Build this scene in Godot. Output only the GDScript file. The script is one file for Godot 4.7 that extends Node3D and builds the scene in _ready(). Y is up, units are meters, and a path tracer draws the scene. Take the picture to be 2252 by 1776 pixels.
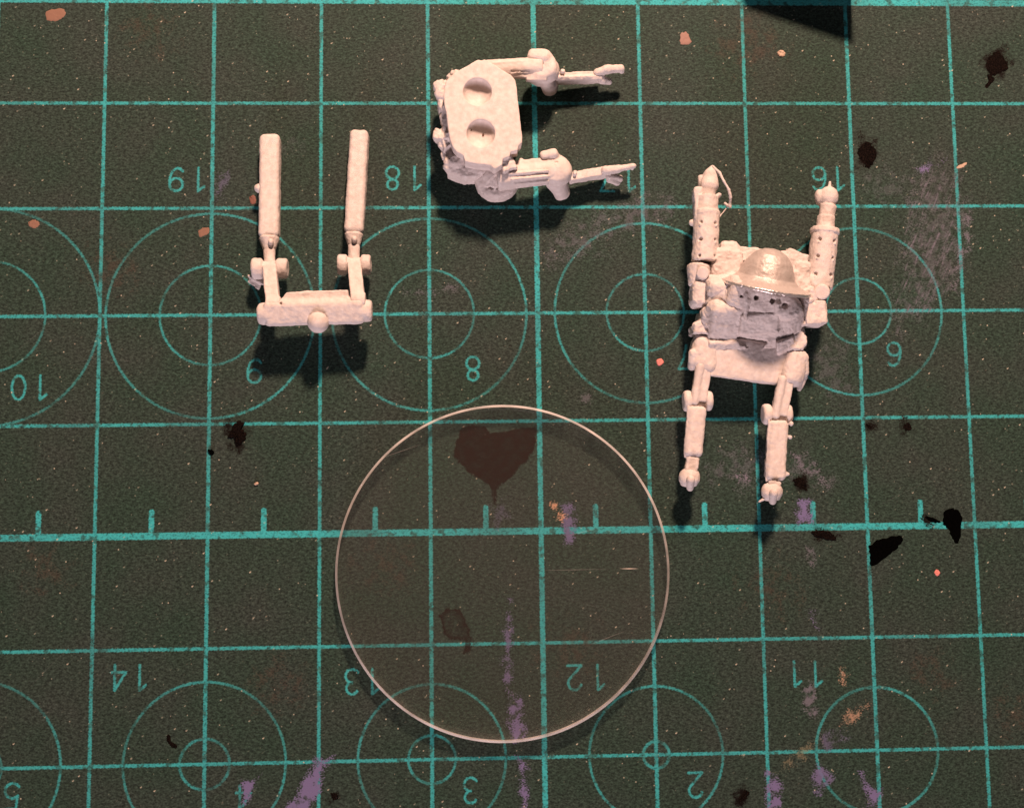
extends Node3D
# Lengths inside the builders are millimetres on the mat; everything is committed in metres.

const FOCAL := 2488.1
const CELL := 12.7
const FINE := 0.1

# ---------------------------------------------------------------- solids (signed distance, millimetres)
class Solid:
	var k := 0.12
	var sub := false
	func d(_p: Vector3) -> float:
		return 1e9
	func reach() -> AABB:
		return AABB()

class Rod extends Solid:  # round-ended rod that may taper
	var a: Vector3
	var ba: Vector3
	var inv := 0.0
	var ra := 1.0
	var rb := 1.0
	func _init(a_: Vector3, b_: Vector3, ra_: float, rb_: float):
		a = a_
		ba = b_ - a_
		ra = ra_
		rb = rb_
		inv = 1.0 / maxf(ba.length_squared(), 1e-9)
	func d(p: Vector3) -> float:
		var pa := p - a
		var t := clampf(pa.dot(ba) * inv, 0.0, 1.0)
		return (pa - ba * t).length() - lerpf(ra, rb, t)
	func reach() -> AABB:
		return AABB(a, Vector3.ZERO).expand(a + ba).grow(maxf(ra, rb))

class Drum extends Solid:  # flat-ended cylinder or cone with an eased edge
	var a: Vector3
	var b: Vector3
	var u: Vector3
	var half := 1.0
	var ra := 1.0
	var rb := 1.0
	var ease_ := 0.1
	func _init(a_: Vector3, b_: Vector3, ra_: float, rb_: float, e_: float):
		a = a_
		b = b_
		half = (b_ - a_).length() / 2.0
		u = (b_ - a_).normalized()
		ra = ra_
		rb = rb_
		ease_ = e_
	func d(p: Vector3) -> float:
		var pa := p - a
		var h := pa.dot(u)
		var r := sqrt(maxf(pa.length_squared() - h * h, 0.0))
		var qx := r - lerpf(ra, rb, clampf(h / (2.0 * half), 0.0, 1.0)) + ease_
		var qy := absf(h - half) - half + ease_
		return minf(maxf(qx, qy), 0.0) + Vector2(maxf(qx, 0.0), maxf(qy, 0.0)).length() - ease_
	func reach() -> AABB:
		return AABB(a, Vector3.ZERO).expand(b).grow(maxf(ra, rb))

class Block extends Solid:
	var c: Vector3
	var m: Basis
	var half: Vector3
	var ease_ := 0.1
	func _init(c_: Vector3, m_: Basis, half_: Vector3, e_: float):
		c = c_
		m = m_
		ease_ = e_
		half = half_ - Vector3.ONE * e_
	func d(p: Vector3) -> float:
		var q := (m.transposed() * (p - c)).abs() - half
		return q.max(Vector3.ZERO).length() + minf(maxf(q.x, maxf(q.y, q.z)), 0.0) - ease_
	func reach() -> AABB:
		return AABB(c, Vector3.ZERO).grow((half + Vector3.ONE * ease_).length())

class Egg extends Solid:
	var c: Vector3
	var m: Basis
	var r: Vector3
	func _init(c_: Vector3, m_: Basis, r_: Vector3):
		c = c_
		m = m_
		r = r_
	func d(p: Vector3) -> float:
		var q := m.transposed() * (p - c)
		var k0 := (q / r).length()
		var k1 := (q / (r * r)).length()
		return k0 * (k0 - 1.0) / maxf(k1, 1e-5)
	func reach() -> AABB:
		return AABB(c, Vector3.ZERO).grow(maxf(r.x, maxf(r.y, r.z)))

class Plate extends Solid:  # outline in x and z, between two heights
	var poly: PackedVector2Array
	var y0 := 0.0
	var y1 := 1.0
	var ease_ := 0.1
	func _init(poly_: PackedVector2Array, y0_: float, y1_: float, e_: float):
		poly = poly_
		y0 = y0_
		y1 = y1_
		ease_ = e_
	static func flat(poly_: PackedVector2Array, x: float, y: float) -> float:
		var p := Vector2(x, y)
		var n := poly_.size()
		var best := 1e18
		var inside := false
		var j := n - 1
		for i in n:
			var a := poly_[i]
			var b := poly_[j]
			var e := b - a
			var w := p - a
			var t := clampf(w.dot(e) / maxf(e.length_squared(), 1e-12), 0.0, 1.0)
			best = minf(best, (w - e * t).length_squared())
			if (a.y > y) != (b.y > y) and x < (b.x - a.x) * (y - a.y) / (b.y - a.y) + a.x:
				inside = not inside
			j = i
		return -sqrt(best) if inside else sqrt(best)
	func d(p: Vector3) -> float:
		var qx := flat(poly, p.x, p.z) + ease_
		var qy := absf(p.y - (y0 + y1) / 2.0) - (y1 - y0) / 2.0 + ease_
		return minf(maxf(qx, qy), 0.0) + Vector2(maxf(qx, 0.0), maxf(qy, 0.0)).length() - ease_
	func reach() -> AABB:
		var box := AABB(Vector3(poly[0].x, y0, poly[0].y), Vector3(0, y1 - y0, 0))
		for v in poly:
			box = box.expand(Vector3(v.x, y0, v.y))
		return box

class Turned extends Solid:  # outline (radius, height) turned about an axis
	var o: Vector3
	var u: Vector3
	var poly: PackedVector2Array
	func _init(o_: Vector3, u_: Vector3, poly_: PackedVector2Array):
		o = o_
		u = u_.normalized()
		poly = poly_
	func d(p: Vector3) -> float:
		var pa := p - o
		var h := pa.dot(u)
		return Plate.flat(poly, sqrt(maxf(pa.length_squared() - h * h, 0.0)), h)
	func reach() -> AABB:
		var far := 0.0
		for v in poly:
			far = maxf(far, v.length())
		return AABB(o, Vector3.ZERO).grow(far)

# ---------------------------------------------------------------- state
var eye: Vector3
var look: Basis
var rough_a := FastNoiseLite.new()
var rough_b := FastNoiseLite.new()
var taken := {}
var mats := {}
var rng := RandomNumberGenerator.new()
# the frames in which the parts were measured on the photograph: origin and scale
var frames := {1: [520.0, 260.0, 3.4147], 2: [930.0, 90.0, 4.332], 3: [1480.0, 340.0, 4.269], 4: [1470.0, 640.0, 3.415], 5: [1400.0, 300.0, 3.4167], 0: [0.0, 0.0, 1.0]}


func at(px: float, py: float, h: float) -> Vector3:  # the point at height h (mm) above the mat seen at this place of the photograph
	var ray := look * Vector3((px - 1126.0) / FOCAL, -(py - 888.0) / FOCAL, -1.0)
	return eye + ray * ((h - eye.y) / ray.y)


func z(n: int, x: float, y: float, h: float) -> Vector3:
	var f: Array = frames[n]
	return at(f[0] + x / f[2], f[1] + y / f[2], h)


func size(n: int, w: float, h := 4.0) -> float:  # millimetres of a length measured in frame n at height h
	return w / frames[n][2] / FOCAL * (eye.y - h) * 1.005


# ---------------------------------------------------------------- meshing
func value(list: Array, p: Vector3) -> float:
	var v := 1e9
	for s: Solid in list:
		var e := s.d(p)
		if s.sub:
			var h := maxf(s.k - absf(v + e), 0.0) / s.k
			v = maxf(v, -e) + h * h * s.k * 0.25
		else:
			var h := maxf(s.k - absf(v - e), 0.0) / s.k
			v = minf(v, e) - h * h * s.k * 0.25
	return v


func cast_mesh(list: Array, root: Vector3, cell: float, amp: float) -> ArrayMesh:
	var box := AABB()
	var first := true
	for s: Solid in list:
		if not s.sub:
			box = s.reach() if first else box.merge(s.reach())
			first = false
	box = box.grow(amp * 2.0 + cell * 2.0)
	const B := 6
	var bn := Vector3i((box.size / (cell * B)).ceil())
	var nx := bn.x * B + 1
	var ny := bn.y * B + 1
	var nz := bn.z * B + 1
	var o := box.position
	var field := PackedFloat32Array()
	field.resize(nx * ny * nz)
	field.fill(1e6)
	var sy := nx
	var sz := nx * ny
	var hd := 0.867 * B * cell + amp * 1.6 + cell
	var active: Array[Vector3i] = []
	for bz in bn.z:
		for by in bn.y:
			for bx in bn.x:
				var c := o + (Vector3(bx, by, bz) + Vector3.ONE * 0.5) * (B * cell)
				var near := []
				var some := false
				for s: Solid in list:
					if s.d(c) < hd + s.k:
						near.append(s)
						some = some or not s.sub
				if not some:
					continue
				if absf(value(near, c)) > hd:
					continue
				active.append(Vector3i(bx, by, bz))
				for iz in range(bz * B, bz * B + B + 1):
					for iy in range(by * B, by * B + B + 1):
						var at0 := iz * sz + iy * sy
						for ix in range(bx * B, bx * B + B + 1):
							if field[at0 + ix] > 9e5:
								var p := o + Vector3(ix, iy, iz) * cell
								var v := value(near, p)
								if absf(v) < 3.0 * cell + amp * 2.0:
									v += amp * rough_a.get_noise_3dv(p) + 0.45 * amp * rough_b.get_noise_3dv(p)
								field[at0 + ix] = v
	var id := PackedInt32Array()
	id.resize(nx * ny * nz)
	id.fill(-1)
	var pos := PackedVector3Array()
	var cells := PackedInt32Array()
	var off := [0, 1, sy, sy + 1, sz, sz + 1, sz + sy, sz + sy + 1]
	var corner := [Vector3(0, 0, 0), Vector3(1, 0, 0), Vector3(0, 1, 0), Vector3(1, 1, 0), Vector3(0, 0, 1), Vector3(1, 0, 1), Vector3(0, 1, 1), Vector3(1, 1, 1)]
	var edges := [[0, 1], [2, 3], [4, 5], [6, 7], [0, 2], [1, 3], [4, 6], [5, 7], [0, 4], [1, 5], [2, 6], [3, 7]]
	for b in active:
		for iz in range(b.z * B, b.z * B + B):
			for iy in range(b.y * B, b.y * B + B):
				var at0 := iz * sz + iy * sy
				for ix in range(b.x * B, b.x * B + B):
					var i0 := at0 + ix
					var f0 := field[i0] < 0.0
					if (field[i0 + 1] < 0.0) == f0 and (field[i0 + sy] < 0.0) == f0 and (field[i0 + sy + 1] < 0.0) == f0 and (field[i0 + sz] < 0.0) == f0 and (field[i0 + sz + 1] < 0.0) == f0 and (field[i0 + sz + sy] < 0.0) == f0 and (field[i0 + sz + sy + 1] < 0.0) == f0:
						continue
					var sum := Vector3.ZERO
					var n := 0
					for e in edges:
						var va := field[i0 + off[e[0]]]
						var vb := field[i0 + off[e[1]]]
						if (va < 0.0) != (vb < 0.0):
							sum += corner[e[0]].lerp(corner[e[1]], va / (va - vb))
							n += 1
					id[i0] = pos.size()
					cells.append(i0)
					pos.append((o + (Vector3(ix, iy, iz) + sum / n) * cell - root) * 0.001)
	var index := PackedInt32Array()
	var normal := PackedVector3Array()
	normal.resize(pos.size())
	for i0 in cells:
		var f0 := field[i0] < 0.0
		for axis in 3:
			var s: int = [1, sy, sz][axis]
			if (field[i0 + s] < 0.0) == f0:
				continue
			var s1: int = [sy, sz, 1][axis]
			var s2: int = [sz, 1, sy][axis]
			if i0 - s1 - s2 < 0:
				continue
			var a := id[i0]
			var b := id[i0 - s1]
			var c := id[i0 - s1 - s2]
			var dd := id[i0 - s2]
			if a < 0 or b < 0 or c < 0 or dd < 0:
				continue
			var quad := [a, dd, c, b] if f0 else [a, b, c, dd]  # clockwise seen from outside
			var nn: Vector3 = (pos[quad[2]] - pos[quad[0]]).cross(pos[quad[1]] - pos[quad[3]])
			for q in quad:
				normal[q] += nn
			for q in [0, 1, 2, 0, 2, 3]:
				index.append(quad[q])
	# flip everything if the first guess of the winding was inward: outward normals point to growing distance
	var vote := 0
	for k in range(0, cells.size(), 37):
		var i0 := cells[k]
		var g := Vector3(field[i0 + 1] - field[i0], field[i0 + sy] - field[i0], field[i0 + sz] - field[i0])
		vote += 1 if g.dot(normal[k]) > 0.0 else -1
	for i in normal.size():
		normal[i] = (normal[i] if vote > 0 else -normal[i]).normalized()
	if vote < 0:
		for i in range(0, index.size(), 3):
			var t := index[i + 1]
			index[i + 1] = index[i + 2]
			index[i + 2] = t
	var arrays := []
	arrays.resize(Mesh.ARRAY_MAX)
	arrays[Mesh.ARRAY_VERTEX] = pos
	arrays[Mesh.ARRAY_NORMAL] = normal
	arrays[Mesh.ARRAY_INDEX] = index
	var mesh := ArrayMesh.new()
	mesh.add_surface_from_arrays(Mesh.PRIMITIVE_TRIANGLES, arrays)
	return mesh


# ---------------------------------------------------------------- naming
func numbered(called: String) -> String:
	taken[called] = taken.get(called, -1) + 1
	return called if taken[called] == 0 else "%s_%03d" % [called, taken[called]]


func tag(o: Node3D, label: String, category := "", group := "") -> void:
	o.set_meta("label", label)
	if category:
		o.set_meta("category", category)
	if group:
		o.set_meta("group", group)


func thing(called: String, label: String, category: String, base_mm: Vector3) -> Node3D:
	var o := Node3D.new()
	o.name = numbered(called)
	add_child(o)
	o.position = base_mm * 0.001
	tag(o, label, category)
	return o


func mesh_part(called: String, mesh: Mesh, mat: Material, parent: Node) -> MeshInstance3D:
	var o := MeshInstance3D.new()
	var n := 0
	var full := called
	while parent.has_node(NodePath(full)):
		n += 1
		full = "%s_%03d" % [called, n]
	o.name = full
	o.mesh = mesh
	o.material_override = mat
	parent.add_child(o, true)
	return o


# a cast part of a thing (or of a part: the parts all stand at their thing's origin)
func cast(called: String, list: Array, parent: Node3D, mat: Material = null, amp := 0.055, cell := FINE) -> MeshInstance3D:
	var root := parent
	while root.get_parent() != self:
		root = root.get_parent()
	return mesh_part(called, cast_mesh(list, root.position * 1000.0, cell, amp), mat if mat else mats.cast, parent)


# ---------------------------------------------------------------- short hands for solids
func rod(a: Vector3, b: Vector3, ra: float, rb := -1.0, k := 0.12) -> Solid:
	var s := Rod.new(a, b, ra, ra if rb < 0.0 else rb)
	s.k = k
	return s


func drum(a: Vector3, b: Vector3, ra: float, rb := -1.0, e := 0.12, k := 0.1) -> Solid:
	var s := Drum.new(a, b, ra, ra if rb < 0.0 else rb, e)
	s.k = k
	return s


func ball(c: Vector3, r: float, k := 0.12) -> Solid:
	return rod(c, c + Vector3(0, 0.001, 0), r, r, k)


func block(c: Vector3, half: Vector3, turn := Vector3.ZERO, e := 0.15, k := 0.12) -> Solid:
	var s := Block.new(c, Basis.from_euler(turn * PI / 180.0), half, e)
	s.k = k
	return s


func egg(c: Vector3, r: Vector3, turn := Vector3.ZERO, k := 0.2) -> Solid:
	var s := Egg.new(c, Basis.from_euler(turn * PI / 180.0), r)
	s.k = k
	return s


func slab(a: Vector3, b: Vector3, wide: float, thick: float, e := 0.15, roll := 0.0, k := 0.15) -> Solid:  # a board whose upper face runs from a to b
	var v := (b - a).normalized()
	var x := (Vector3.RIGHT - v * v.x).normalized()
	var n := v.cross(x).normalized()
	if n.y < 0.0:
		n = -n
	var m := Basis(x, n, x.cross(n)).rotated(v, deg_to_rad(roll))
	var s := Block.new((a + b) / 2.0 - m.y * thick / 2.0, m, Vector3(wide / 2.0, thick / 2.0, (b - a).length() / 2.0), e)
	s.k = k
	return s


func cut(s: Solid, k := 0.08) -> Solid:
	s.sub = true
	s.k = k
	return s


func outline(n: int, pts: Array, h: float) -> PackedVector2Array:
	var out := PackedVector2Array()
	for i in range(0, pts.size(), 2):
		var p := z(n, pts[i], pts[i + 1], h)
		out.append(Vector2(p.x, p.z))
	return out


func plate(n: int, pts: Array, h: float, y0: float, y1: float, e := 0.12, k := 0.12) -> Solid:
	var s := Plate.new(outline(n, pts, h), y0, y1, e)
	s.k = k
	return s


# ---------------------------------------------------------------- the scene
func _ready() -> void:
	rng.seed = 7
	camera_and_light()
	make_materials()
	make_mat()
	make_paint_spots()
	make_box()
	make_disc()
	make_legs()
	make_torso()
	make_robot()


func camera_and_light() -> void:
	# the camera: where the mat's grid puts it
	var w := Vector3(-0.0984, -0.0369, -0.0112)
	var r := Basis(w.normalized(), w.length())  # from mat axes (x right, y down the mat, z away) to camera axes
	var t := Vector3(-0.0024, -0.1407, 10.3795) * CELL
	var rt := r.transposed()
	var c := -(rt * t)
	eye = Vector3(c.x, -c.z, c.y)
	var turn := func(v: Vector3) -> Vector3: return Vector3(v.x, -v.z, v.y)
	look = Basis(turn.call(rt * Vector3(1, 0, 0)), turn.call(rt * Vector3(0, -1, 0)), turn.call(rt * Vector3(0, 0, -1)))
	var cam := Camera3D.new()
	cam.name = "camera"
	add_child(cam)
	cam.transform = Transform3D(look, eye * 0.001)
	cam.fov = rad_to_deg(2.0 * atan(888.0 / FOCAL))
	cam.near = 0.005
	cam.far = 5.0
	cam.current = true
	var we := WorldEnvironment.new()
	we.name = "room_light"
	var env := Environment.new()
	env.background_mode = Environment.BG_COLOR
	env.background_color = Color(0.02, 0.02, 0.025).linear_to_srgb()
	env.background_energy_multiplier = 1.0
	env.tonemap_mode = Environment.TONE_MAPPER_LINEAR
	env.tonemap_exposure = 1.0
	env.sdfgi_enabled = true
	env.ssao_enabled = true
	env.ssil_enabled = true
	we.environment = env
	add_child(we)
	# the desk lamp, past the top edge of the photograph
	var lamp := OmniLight3D.new()
	lamp.name = "desk_lamp"
	lamp.position = Vector3(0.038, 0.23, -0.245)
	lamp.light_color = Color(1.0, 0.65, 0.49).linear_to_srgb()
	lamp.light_energy = 0.252
	lamp.light_size = 0.017
	lamp.omni_range = 4.0
	lamp.omni_attenuation = 2.0
	lamp.shadow_enabled = true
	add_child(lamp)
	# an unseen light on the near side, placed low to light shaded faces
	var unseen_light := OmniLight3D.new()
	unseen_light.name = "unseen_front_lamp"
	unseen_light.position = Vector3(-0.14, 0.21, 0.82)
	unseen_light.light_color = Color(1.0, 0.79, 0.84).linear_to_srgb()
	unseen_light.light_energy = 0.68
	unseen_light.light_size = 0.12
	unseen_light.omni_range = 6.0
	unseen_light.omni_attenuation = 2.0
	unseen_light.shadow_enabled = true
	add_child(unseen_light)


func noise_tex(freq: float, lo: Color, hi: Color, n: int, octaves := 4) -> NoiseTexture2D:
	var f := FastNoiseLite.new()
	f.seed = n
	f.noise_type = FastNoiseLite.TYPE_SIMPLEX_SMOOTH
	f.frequency = freq
	f.fractal_octaves = octaves
	var t := NoiseTexture2D.new()
	t.width = 512
	t.height = 512
	t.seamless = true
	t.noise = f
	var g := Gradient.new()
	g.set_color(0, lo)
	g.set_color(1, hi)
	t.color_ramp = g
	return t


func solid_mat(c: Color, rough: float, metal := 0.0) -> StandardMaterial3D:
	var m := StandardMaterial3D.new()
	m.albedo_color = c.linear_to_srgb()
	m.roughness = rough
	m.metallic = metal
	return m


func make_materials() -> void:
	rough_a.seed = 3
	rough_a.frequency = 0.55
	rough_a.fractal_octaves = 2
	rough_b.seed = 5
	rough_b.frequency = 2.6
	rough_b.fractal_octaves = 1
	var m := StandardMaterial3D.new()
	m.resource_name = "cast_metal"
	m.albedo_color = Color(0.67, 0.61, 0.58).linear_to_srgb()
	m.albedo_texture = noise_tex(0.012, Color(0.90, 0.875, 0.865), Color(1, 1, 1), 21)
	m.roughness = 0.62
	m.metallic_specular = 0.4
	m.heightmap_enabled = true
	m.heightmap_texture = noise_tex(0.09, Color(0, 0, 0), Color(1, 1, 1), 22, 3)
	m.heightmap_scale = 0.0022
	m.uv1_triplanar = true
	m.uv1_scale = Vector3.ONE * 160.0
	mats.cast = m
	var hm: StandardMaterial3D = m.duplicate()
	hm.resource_name = "bare_metal"
	hm.albedo_color = Color(0.54, 0.495, 0.465).linear_to_srgb()
	hm.metallic = 0.28
	hm.roughness = 0.46
	mats.bare = hm
	mats.edge = solid_mat(Color(0.86, 0.80, 0.76), 0.34, 0.8)


# ---------------------------------------------------------------- the cutting mat
var tw := 2048
var th := 1696
var tpx := 2048.0 / 11.5
var print_mask := PackedByteArray()
var pix := PackedByteArray()
var grain := PackedByteArray()
var cloud := PackedByteArray()
var rub := PackedByteArray()


func tex(p: Vector3) -> Vector2:
	return Vector2(p.x / CELL + 5.75, p.z / CELL + 4.7) * tpx


func tc(c: float, r: float) -> Vector2:
	return Vector2(c + 1.0, r + 1.0) * tpx


func ink(a: Vector2, b: Vector2, w: float, strength := 255.0) -> void:  # a printed stroke, w in mm
	var hw := w / CELL * tpx / 2.0
	var x0 := maxi(0, int(minf(a.x, b.x) - hw - 2))
	var x1 := mini(tw - 1, int(maxf(a.x, b.x) + hw + 2))
	var y0 := maxi(0, int(minf(a.y, b.y) - hw - 2))
	var y1 := mini(th - 1, int(maxf(a.y, b.y) + hw + 2))
	var e := b - a
	var il := 1.0 / maxf(e.length_squared(), 1e-6)
	for y in range(y0, y1 + 1):
		for x in range(x0, x1 + 1):
			var p := Vector2(x + 0.5, y + 0.5) - a
			var dd := (p - e * clampf(p.dot(e) * il, 0.0, 1.0)).length()
			var i := y * tw + x
			var v := clampf(hw + 0.7 - dd + (grain[i] - 128) * 0.009, 0.0, 1.0) * strength
			if v > print_mask[i]:
				print_mask[i] = int(v)


func ring(c: Vector2, r_cells: float, w: float, strength := 200.0) -> void:
	var r := r_cells * tpx
	var n := 128
	for i in n:
		var a := TAU * i / n
		var b := TAU * (i + 1) / n
		ink(c + Vector2(cos(a), sin(a)) * r, c + Vector2(cos(b), sin(b)) * r, w, strength * (0.8 + 0.2 * sin(a * 3.0 + r)))


func arc(cx: float, cy: float, r: float, from: float, to: float) -> PackedVector2Array:
	var out := PackedVector2Array()
	for i in 17:
		var a := deg_to_rad(lerpf(from, to, i / 16.0))
		out.append(Vector2(cx + cos(a) * r, cy + sin(a) * r))
	return out


func strokes(digit: int) -> Array:
	match digit:
		0:
			var o := PackedVector2Array()
			for i in 25:
				o.append(Vector2(0.3 + 0.25 * cos(TAU * i / 24.0), 0.5 + 0.46 * sin(TAU * i / 24.0)))
			return [o]
		1: return [PackedVector2Array([Vector2(0.12, 0.77), Vector2(0.36, 0.96), Vector2(0.36, 0.03)])]
		2: return [arc(0.3, 0.7, 0.25, 165, -42) + PackedVector2Array([Vector2(0.04, 0.04), Vector2(0.57, 0.04)])]
		3: return [arc(0.28, 0.735, 0.22, 150, -90), arc(0.28, 0.275, 0.245, 90, -150)]
		4: return [PackedVector2Array([Vector2(0.44, 0.03), Vector2(0.44, 0.96), Vector2(0.03, 0.3), Vector2(0.58, 0.3)])]
		5: return [PackedVector2Array([Vector2(0.54, 0.96), Vector2(0.16, 0.96), Vector2(0.1, 0.5)]) + arc(0.29, 0.31, 0.27, 135, -150)]
		6: return [arc(0.3, 0.29, 0.255, 0, 360), PackedVector2Array([Vector2(0.045, 0.3), Vector2(0.06, 0.58), Vector2(0.16, 0.84), Vector2(0.33, 0.95), Vector2(0.46, 0.92), Vector2(0.54, 0.82)])]
		7: return [PackedVector2Array([Vector2(0.04, 0.96), Vector2(0.57, 0.96), Vector2(0.36, 0.55), Vector2(0.24, 0.03)])]
		8: return [arc(0.3, 0.745, 0.205, 0, 360), arc(0.3, 0.275, 0.25, 0, 360)]
	var nine := []
	for s in strokes(6):
		var f := PackedVector2Array()
		for v in s:
			f.append(Vector2(0.6 - v.x, 1.0 - v.y))
		nine.append(f)
	return nine


func digit(n: int, px: float, py: float) -> void:  # the mat lies with its numbers upside down
	var c := tex(at(px, py, 0.0))
	var s := 3.0 / CELL * tpx
	for line in strokes(n):
		for i in line.size() - 1:
			var a: Vector2 = line[i] - Vector2(0.3, 0.5)
			var b: Vector2 = line[i + 1] - Vector2(0.3, 0.5)
			ink(c + Vector2(-a.x, a.y) * s, c + Vector2(-b.x, b.y) * s, 0.27, 225.0)


func smear(pts: Array, c: Color, strength: float, patchy: float, soft := 5.0) -> void:  # dried smear of paint rubbed into the mat; points are places on the photograph
	var poly := PackedVector2Array()
	for i in range(0, pts.size(), 2):
		poly.append(tex(at(pts[i], pts[i + 1], 0.0)))
	var lo := poly[0]
	var hi := poly[0]
	for v in poly:
		lo = lo.min(v)
		hi = hi.max(v)
	var rgb := [c.r8, c.g8, c.b8]
	for y in range(maxi(0, int(lo.y - soft)), mini(th, int(hi.y + soft))):
		for x in range(maxi(0, int(lo.x - soft)), mini(tw, int(hi.x + soft))):
			var i := y * tw + x
			var dd := -Plate.flat(poly, x, y) + (grain[i] - 128) * 0.02 * soft + (cloud[(y * 5 % th) * tw + x * 5 % tw] - 128) * 0.02 * soft
			if dd <= 0.0:
				continue
			var g := clampf((grain[i] - 128) / 260.0 + (rub[i] - 128) / 62.0 + 0.42 + (1.0 - patchy) * 1.2 - 0.1, 0.0, 1.0)
			var v := clampf(dd / soft, 0.0, 1.0) * minf(1.0, strength * 1.25) * g
			for k in 3:
				pix[i * 3 + k] = int(lerpf(pix[i * 3 + k], rgb[k], v))


func scuff(pts: Array, angle: float, n: int, shortest: float, longest: float, c: Color, strength: float) -> void:  # many fine parallel scrapes inside an outline
	var poly := PackedVector2Array()
	var lo := Vector2(1e9, 1e9)
	var hi := Vector2(-1e9, -1e9)
	for i in range(0, pts.size(), 2):
		var p := tex(at(pts[i], pts[i + 1], 0.0))
		poly.append(p)
		lo = lo.min(p)
		hi = hi.max(p)
	var rgb := [c.r8, c.g8, c.b8]
	for k in n:
		var a := Vector2(rng.randf_range(lo.x, hi.x), rng.randf_range(lo.y, hi.y))
		var way := Vector2.from_angle(angle + rng.randf_range(-0.16, 0.16))
		var length := rng.randf_range(shortest, longest) * 0.75
		var v0 := strength * rng.randf_range(0.3, 1.0)
		for s in int(length):
			var q := a + way * s + way.orthogonal() * sin(s * 0.05) * 1.5
			if Plate.flat(poly, q.x, q.y) > 0.0:
				continue
			var x := int(q.x)
			var y := int(q.y)
			if x < 1 or y < 1 or x > tw - 3 or y > th - 3:
				continue
			for e in 2:
				var i := y * tw + x + e
				var v := v0 * clampf((rub[i] - 70) / 90.0, 0.0, 1.0) * clampf(grain[i] / 130.0, 0.2, 1.0) * (1.0 if e == 0 else 0.5)
				for m in 3:
					pix[i * 3 + m] = int(lerpf(pix[i * 3 + m], rgb[m], v))


func noise_bytes(freq: float, n: int, w: int, h: int, octaves: int) -> PackedByteArray:
	var f := FastNoiseLite.new()
	f.seed = n
	f.noise_type = FastNoiseLite.TYPE_SIMPLEX_SMOOTH
	f.frequency = freq
	f.fractal_octaves = octaves
	var im := f.get_image(w, h, false, false, false)
	if w != tw or h != th:
		im.resize(tw, th, Image.INTERPOLATE_CUBIC)
	return im.get_data()


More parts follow.
